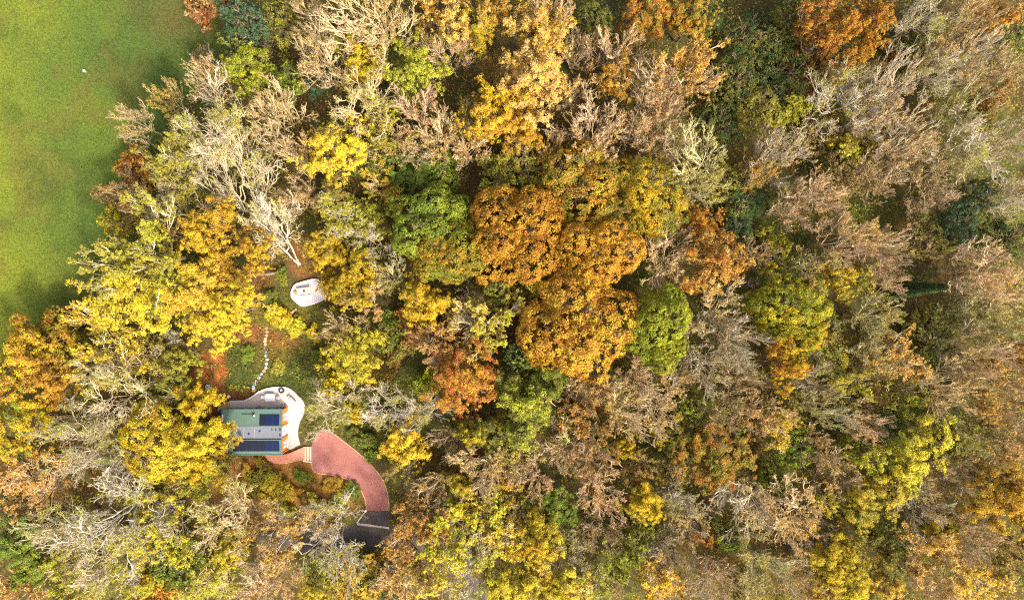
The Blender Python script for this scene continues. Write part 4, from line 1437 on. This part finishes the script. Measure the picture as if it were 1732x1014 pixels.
# ------------------------------------------------------------------ undergrowth, litter and grass
R = np.random.default_rng(77)
def blocked(x, y, grow_=0.0):
    m = np.zeros(x.shape, bool)
    for poly in (W_DRIVE, W_PATH, W_TERR, W_ROAD, W_APRON, W_HOUSE, W_DECK): m |= inpoly(x, y, poly)
    m |= (x > gx(366)) & (x < gx(390)) & (y < gy(678)) & (y > gy(770))
    m |= (x > gx(514)) & (x < gx(530)) & (y < gy(753)) & (y > gy(781))
    return m

# bushy undergrowth on the wood floor
n = 21000
x = R.uniform(-100, 100, n); y = R.uniform(-62, 62, n)
clear = (blob(x, y, 480, 590, 130, 120, 0, .2, 31) + blob(x, y, 505, 800, 150, 90, 0, .2, 41) + blob(x, y, 580, 720, 90, 60, 0, .2, 37)) > .3
ok = ~inpoly(x, y, W_FIELD) & ~blocked(x, y) & (~clear | (R.random(n) < .5)) & (fbm(x, y, 6, 5) > .30)
for e in (.8, -.8):
    ok &= ~blocked(x + e, y) & ~blocked(x, y + e)
x, y = x[ok], y[ok]; n = len(x)
cl2 = clear[ok]
hgt = np.where(cl2, R.uniform(.1, .4, n), R.uniform(.2, 3.6, n) * (.4 + fbm(x, y, 8, 9)))
per = R.integers(8, 17, n); idx = np.repeat(np.arange(n), per)
q = R.normal(size=(len(idx), 3)) * np.array([.42, .42, .22]) * (.5 + .5 * np.minimum(hgt, 1.4))[idx][:, None]
gz0 = ground_z(x, y)
c = np.stack([x, y, hgt + gz0], 1)[idx] + q; c[:, 2] = np.maximum(c[:, 2], gz0[idx] + .05)
Vv, Ff, at = leaves(R, c, np.array([0, 0, .9]) + R.normal(size=c.shape) * .5, R.uniform(.10, .22, len(idx)), R.random(n)[idx])
pal = np.array([(.11, .14, .025), (.18, .19, .026), (.29, .27, .035), (.19, .14, .035), (.08, .11, .025), (.30, .22, .035), (.24, .23, .035), (.20, .26, .03)])
zone = (fbm(x, y, 12, 61) * 7.99 * 1.25 - 1).clip(0, 7.9)
pi = np.where(R.random(n) < .55, zone, R.uniform(0, 7.99, n)).astype(int)
pc = pal[pi]; slope_ = (y < gy(785)) & cl2
pc[slope_] = np.array([(.30, .14, .03), (.34, .20, .03), (.16, .13, .03), (.12, .14, .025), (.22, .10, .03)])[R.integers(0, 5, int(slope_.sum()))]
colr = pc[idx] * R.uniform(.6, 1.4, (len(idx), 1))
ug = link('undergrowth', np_mesh('undergrowth', Vv, Ff, {'Col': colr}, M_LITTER)); tag(ug, 'low mixed green and brown undergrowth on the wood floor', 'undergrowth', kind='stuff')

# fallen leaves
n = 95000
x = R.uniform(-95, 90, n); y = R.uniform(-58, 58, n)
dens = .30 + .70 * ((x < gx(700)) & (y < gy(400)))
ok = (~blocked(x, y)) & (R.random(n) < dens)
fld = inpoly(x, y, W_FIELD)
fedge = inpoly(x - 7, y + 3, W_FIELD) if False else inpoly(x + 7, y - 3, W_FIELD)
ok &= ~fld | (~fedge & (R.random(n) < .35)) | (R.random(n) < .012)
x, y = x[ok], y[ok]; n = len(x)
gcx, _ = ground_col(x, y)
lc = np.array([(.30, .13, .03), (.36, .20, .04), (.22, .09, .03), (.42, .30, .04), (.16, .10, .04)])[R.integers(0, 5, n)]
mixf = R.uniform(.15, .75, (n, 1))
colr = (gcx * 1.25 * (1 - mixf) + lc * mixf) * R.uniform(.45, 1.7, (n, 1))
c = np.stack([x, y, ground_z(x, y) + R.uniform(.015, .09, n)], 1)
Vv, Ff, at = leaves(R, c, np.array([0, 0, 1.]) + R.normal(size=c.shape) * .30, R.uniform(.06, .17, n), R.random(n))
lt_ = link('fallen_leaves', np_mesh('fallen_leaves', Vv, Ff, {'Col': colr}, M_LITTER)); tag(lt_, 'rust and tan fallen leaves scattered over the clearing and wood floor', 'leaves', kind='stuff')

# leaves blown onto the paving, few
n = 620
x = R.uniform(gx(360), gx(665), n); y = R.uniform(gy(925), gy(650), n)
on = np.zeros(n); 
for poly, z in ((W_DRIVE, .055), (W_PATH, .345), (W_TERR, TZ + .004), (W_ROAD, .024), (W_APRON, .04), ([(x0 + .1, yB), (x1 - .2, yB), (x1 - .2, yA), (x0 + .1, yA)], RZ + .11)): on = np.where(inpoly(x, y, poly), z, on)
k = on > 0
c = np.stack([x, y, on + .012], 1)[k]
Vv, Ff, at = leaves(R, c, np.array([0, 0, 1.]) + R.normal(size=c.shape) * .15, R.uniform(.04, .09, len(c)), R.random(len(c)))
o = link('blown_leaves', np_mesh('blown_leaves', Vv, Ff, {'Col': np.array([(.45, .25, .05)]) * R.uniform(.5, 1.3, (len(c), 1))}, M_LITTER)); tag(o, 'a few stray leaves blown onto the drive, terrace and road', 'leaves', kind='stuff')

# grass: field and clearing
def tufts(x, y, col, hmin, hmax, name, label):
    n = len(x)
    az = R.uniform(0, 6.28, n); ln = R.uniform(hmin, hmax, n); wd = R.uniform(.035, .075, n)
    lean = R.uniform(.5, 1.6, n)
    dx = np.cos(az); dy = np.sin(az)
    b = np.stack([x, y, ground_z(x, y) - .01], 1)
    tip = b + np.stack([dx * ln * lean, dy * ln * lean, ln], 1)
    s = np.stack([-dy * wd, dx * wd, 0 * wd], 1)
    V_ = np.stack([b - s, b + s, tip], 1).reshape(-1, 3)
    me = np_mesh(name, V_, np.arange(3 * n).reshape(-1, 3), {'Col': col}, M_GRASS)
    return tag(link(name, me), label, 'grass', kind='stuff')
n = 210000
x = R.uniform(-97, -44, n); y = R.uniform(-14, 58, n)
k = inpoly(x + (fbm(x, y, 3, 77) - .5) * 4, y + (fbm(x, y, 3, 78) - .5) * 4, W_FIELD)
x, y = x[k], y[k]
gcx, _ = ground_col(x, y)
tone = (.55 + .9 * R.random((len(x), 1))) * (.7 + .6 * vnoise(x, y, .9, 3))[:, None]
tufts(x, y, gcx * 1.15 * tone, .05, .14, 'grass', 'short mown grass of the open field')
n = 60000
x = R.uniform(gx(370), gx(660), n); y = R.uniform(gy(760), gy(470), n)
gcx, _ = ground_col(x, y)
k = (gcx[:, 1] > .072) & ~blocked(x, y) & (R.random(n) < .8)
for e in (.3, -.3): k &= ~blocked(x + e, y) & ~blocked(x, y + e)
x, y, gcx = x[k], y[k], gcx[k]
tone = (.55 + .9 * R.random((len(x), 1))) * (.6 + .8 * vnoise(x, y, 1.1, 3))[:, None]
tufts(x, y, gcx * 1.2 * tone, .08, .30, 'clearing_grass', 'rough grass of the clearing between deck and house')
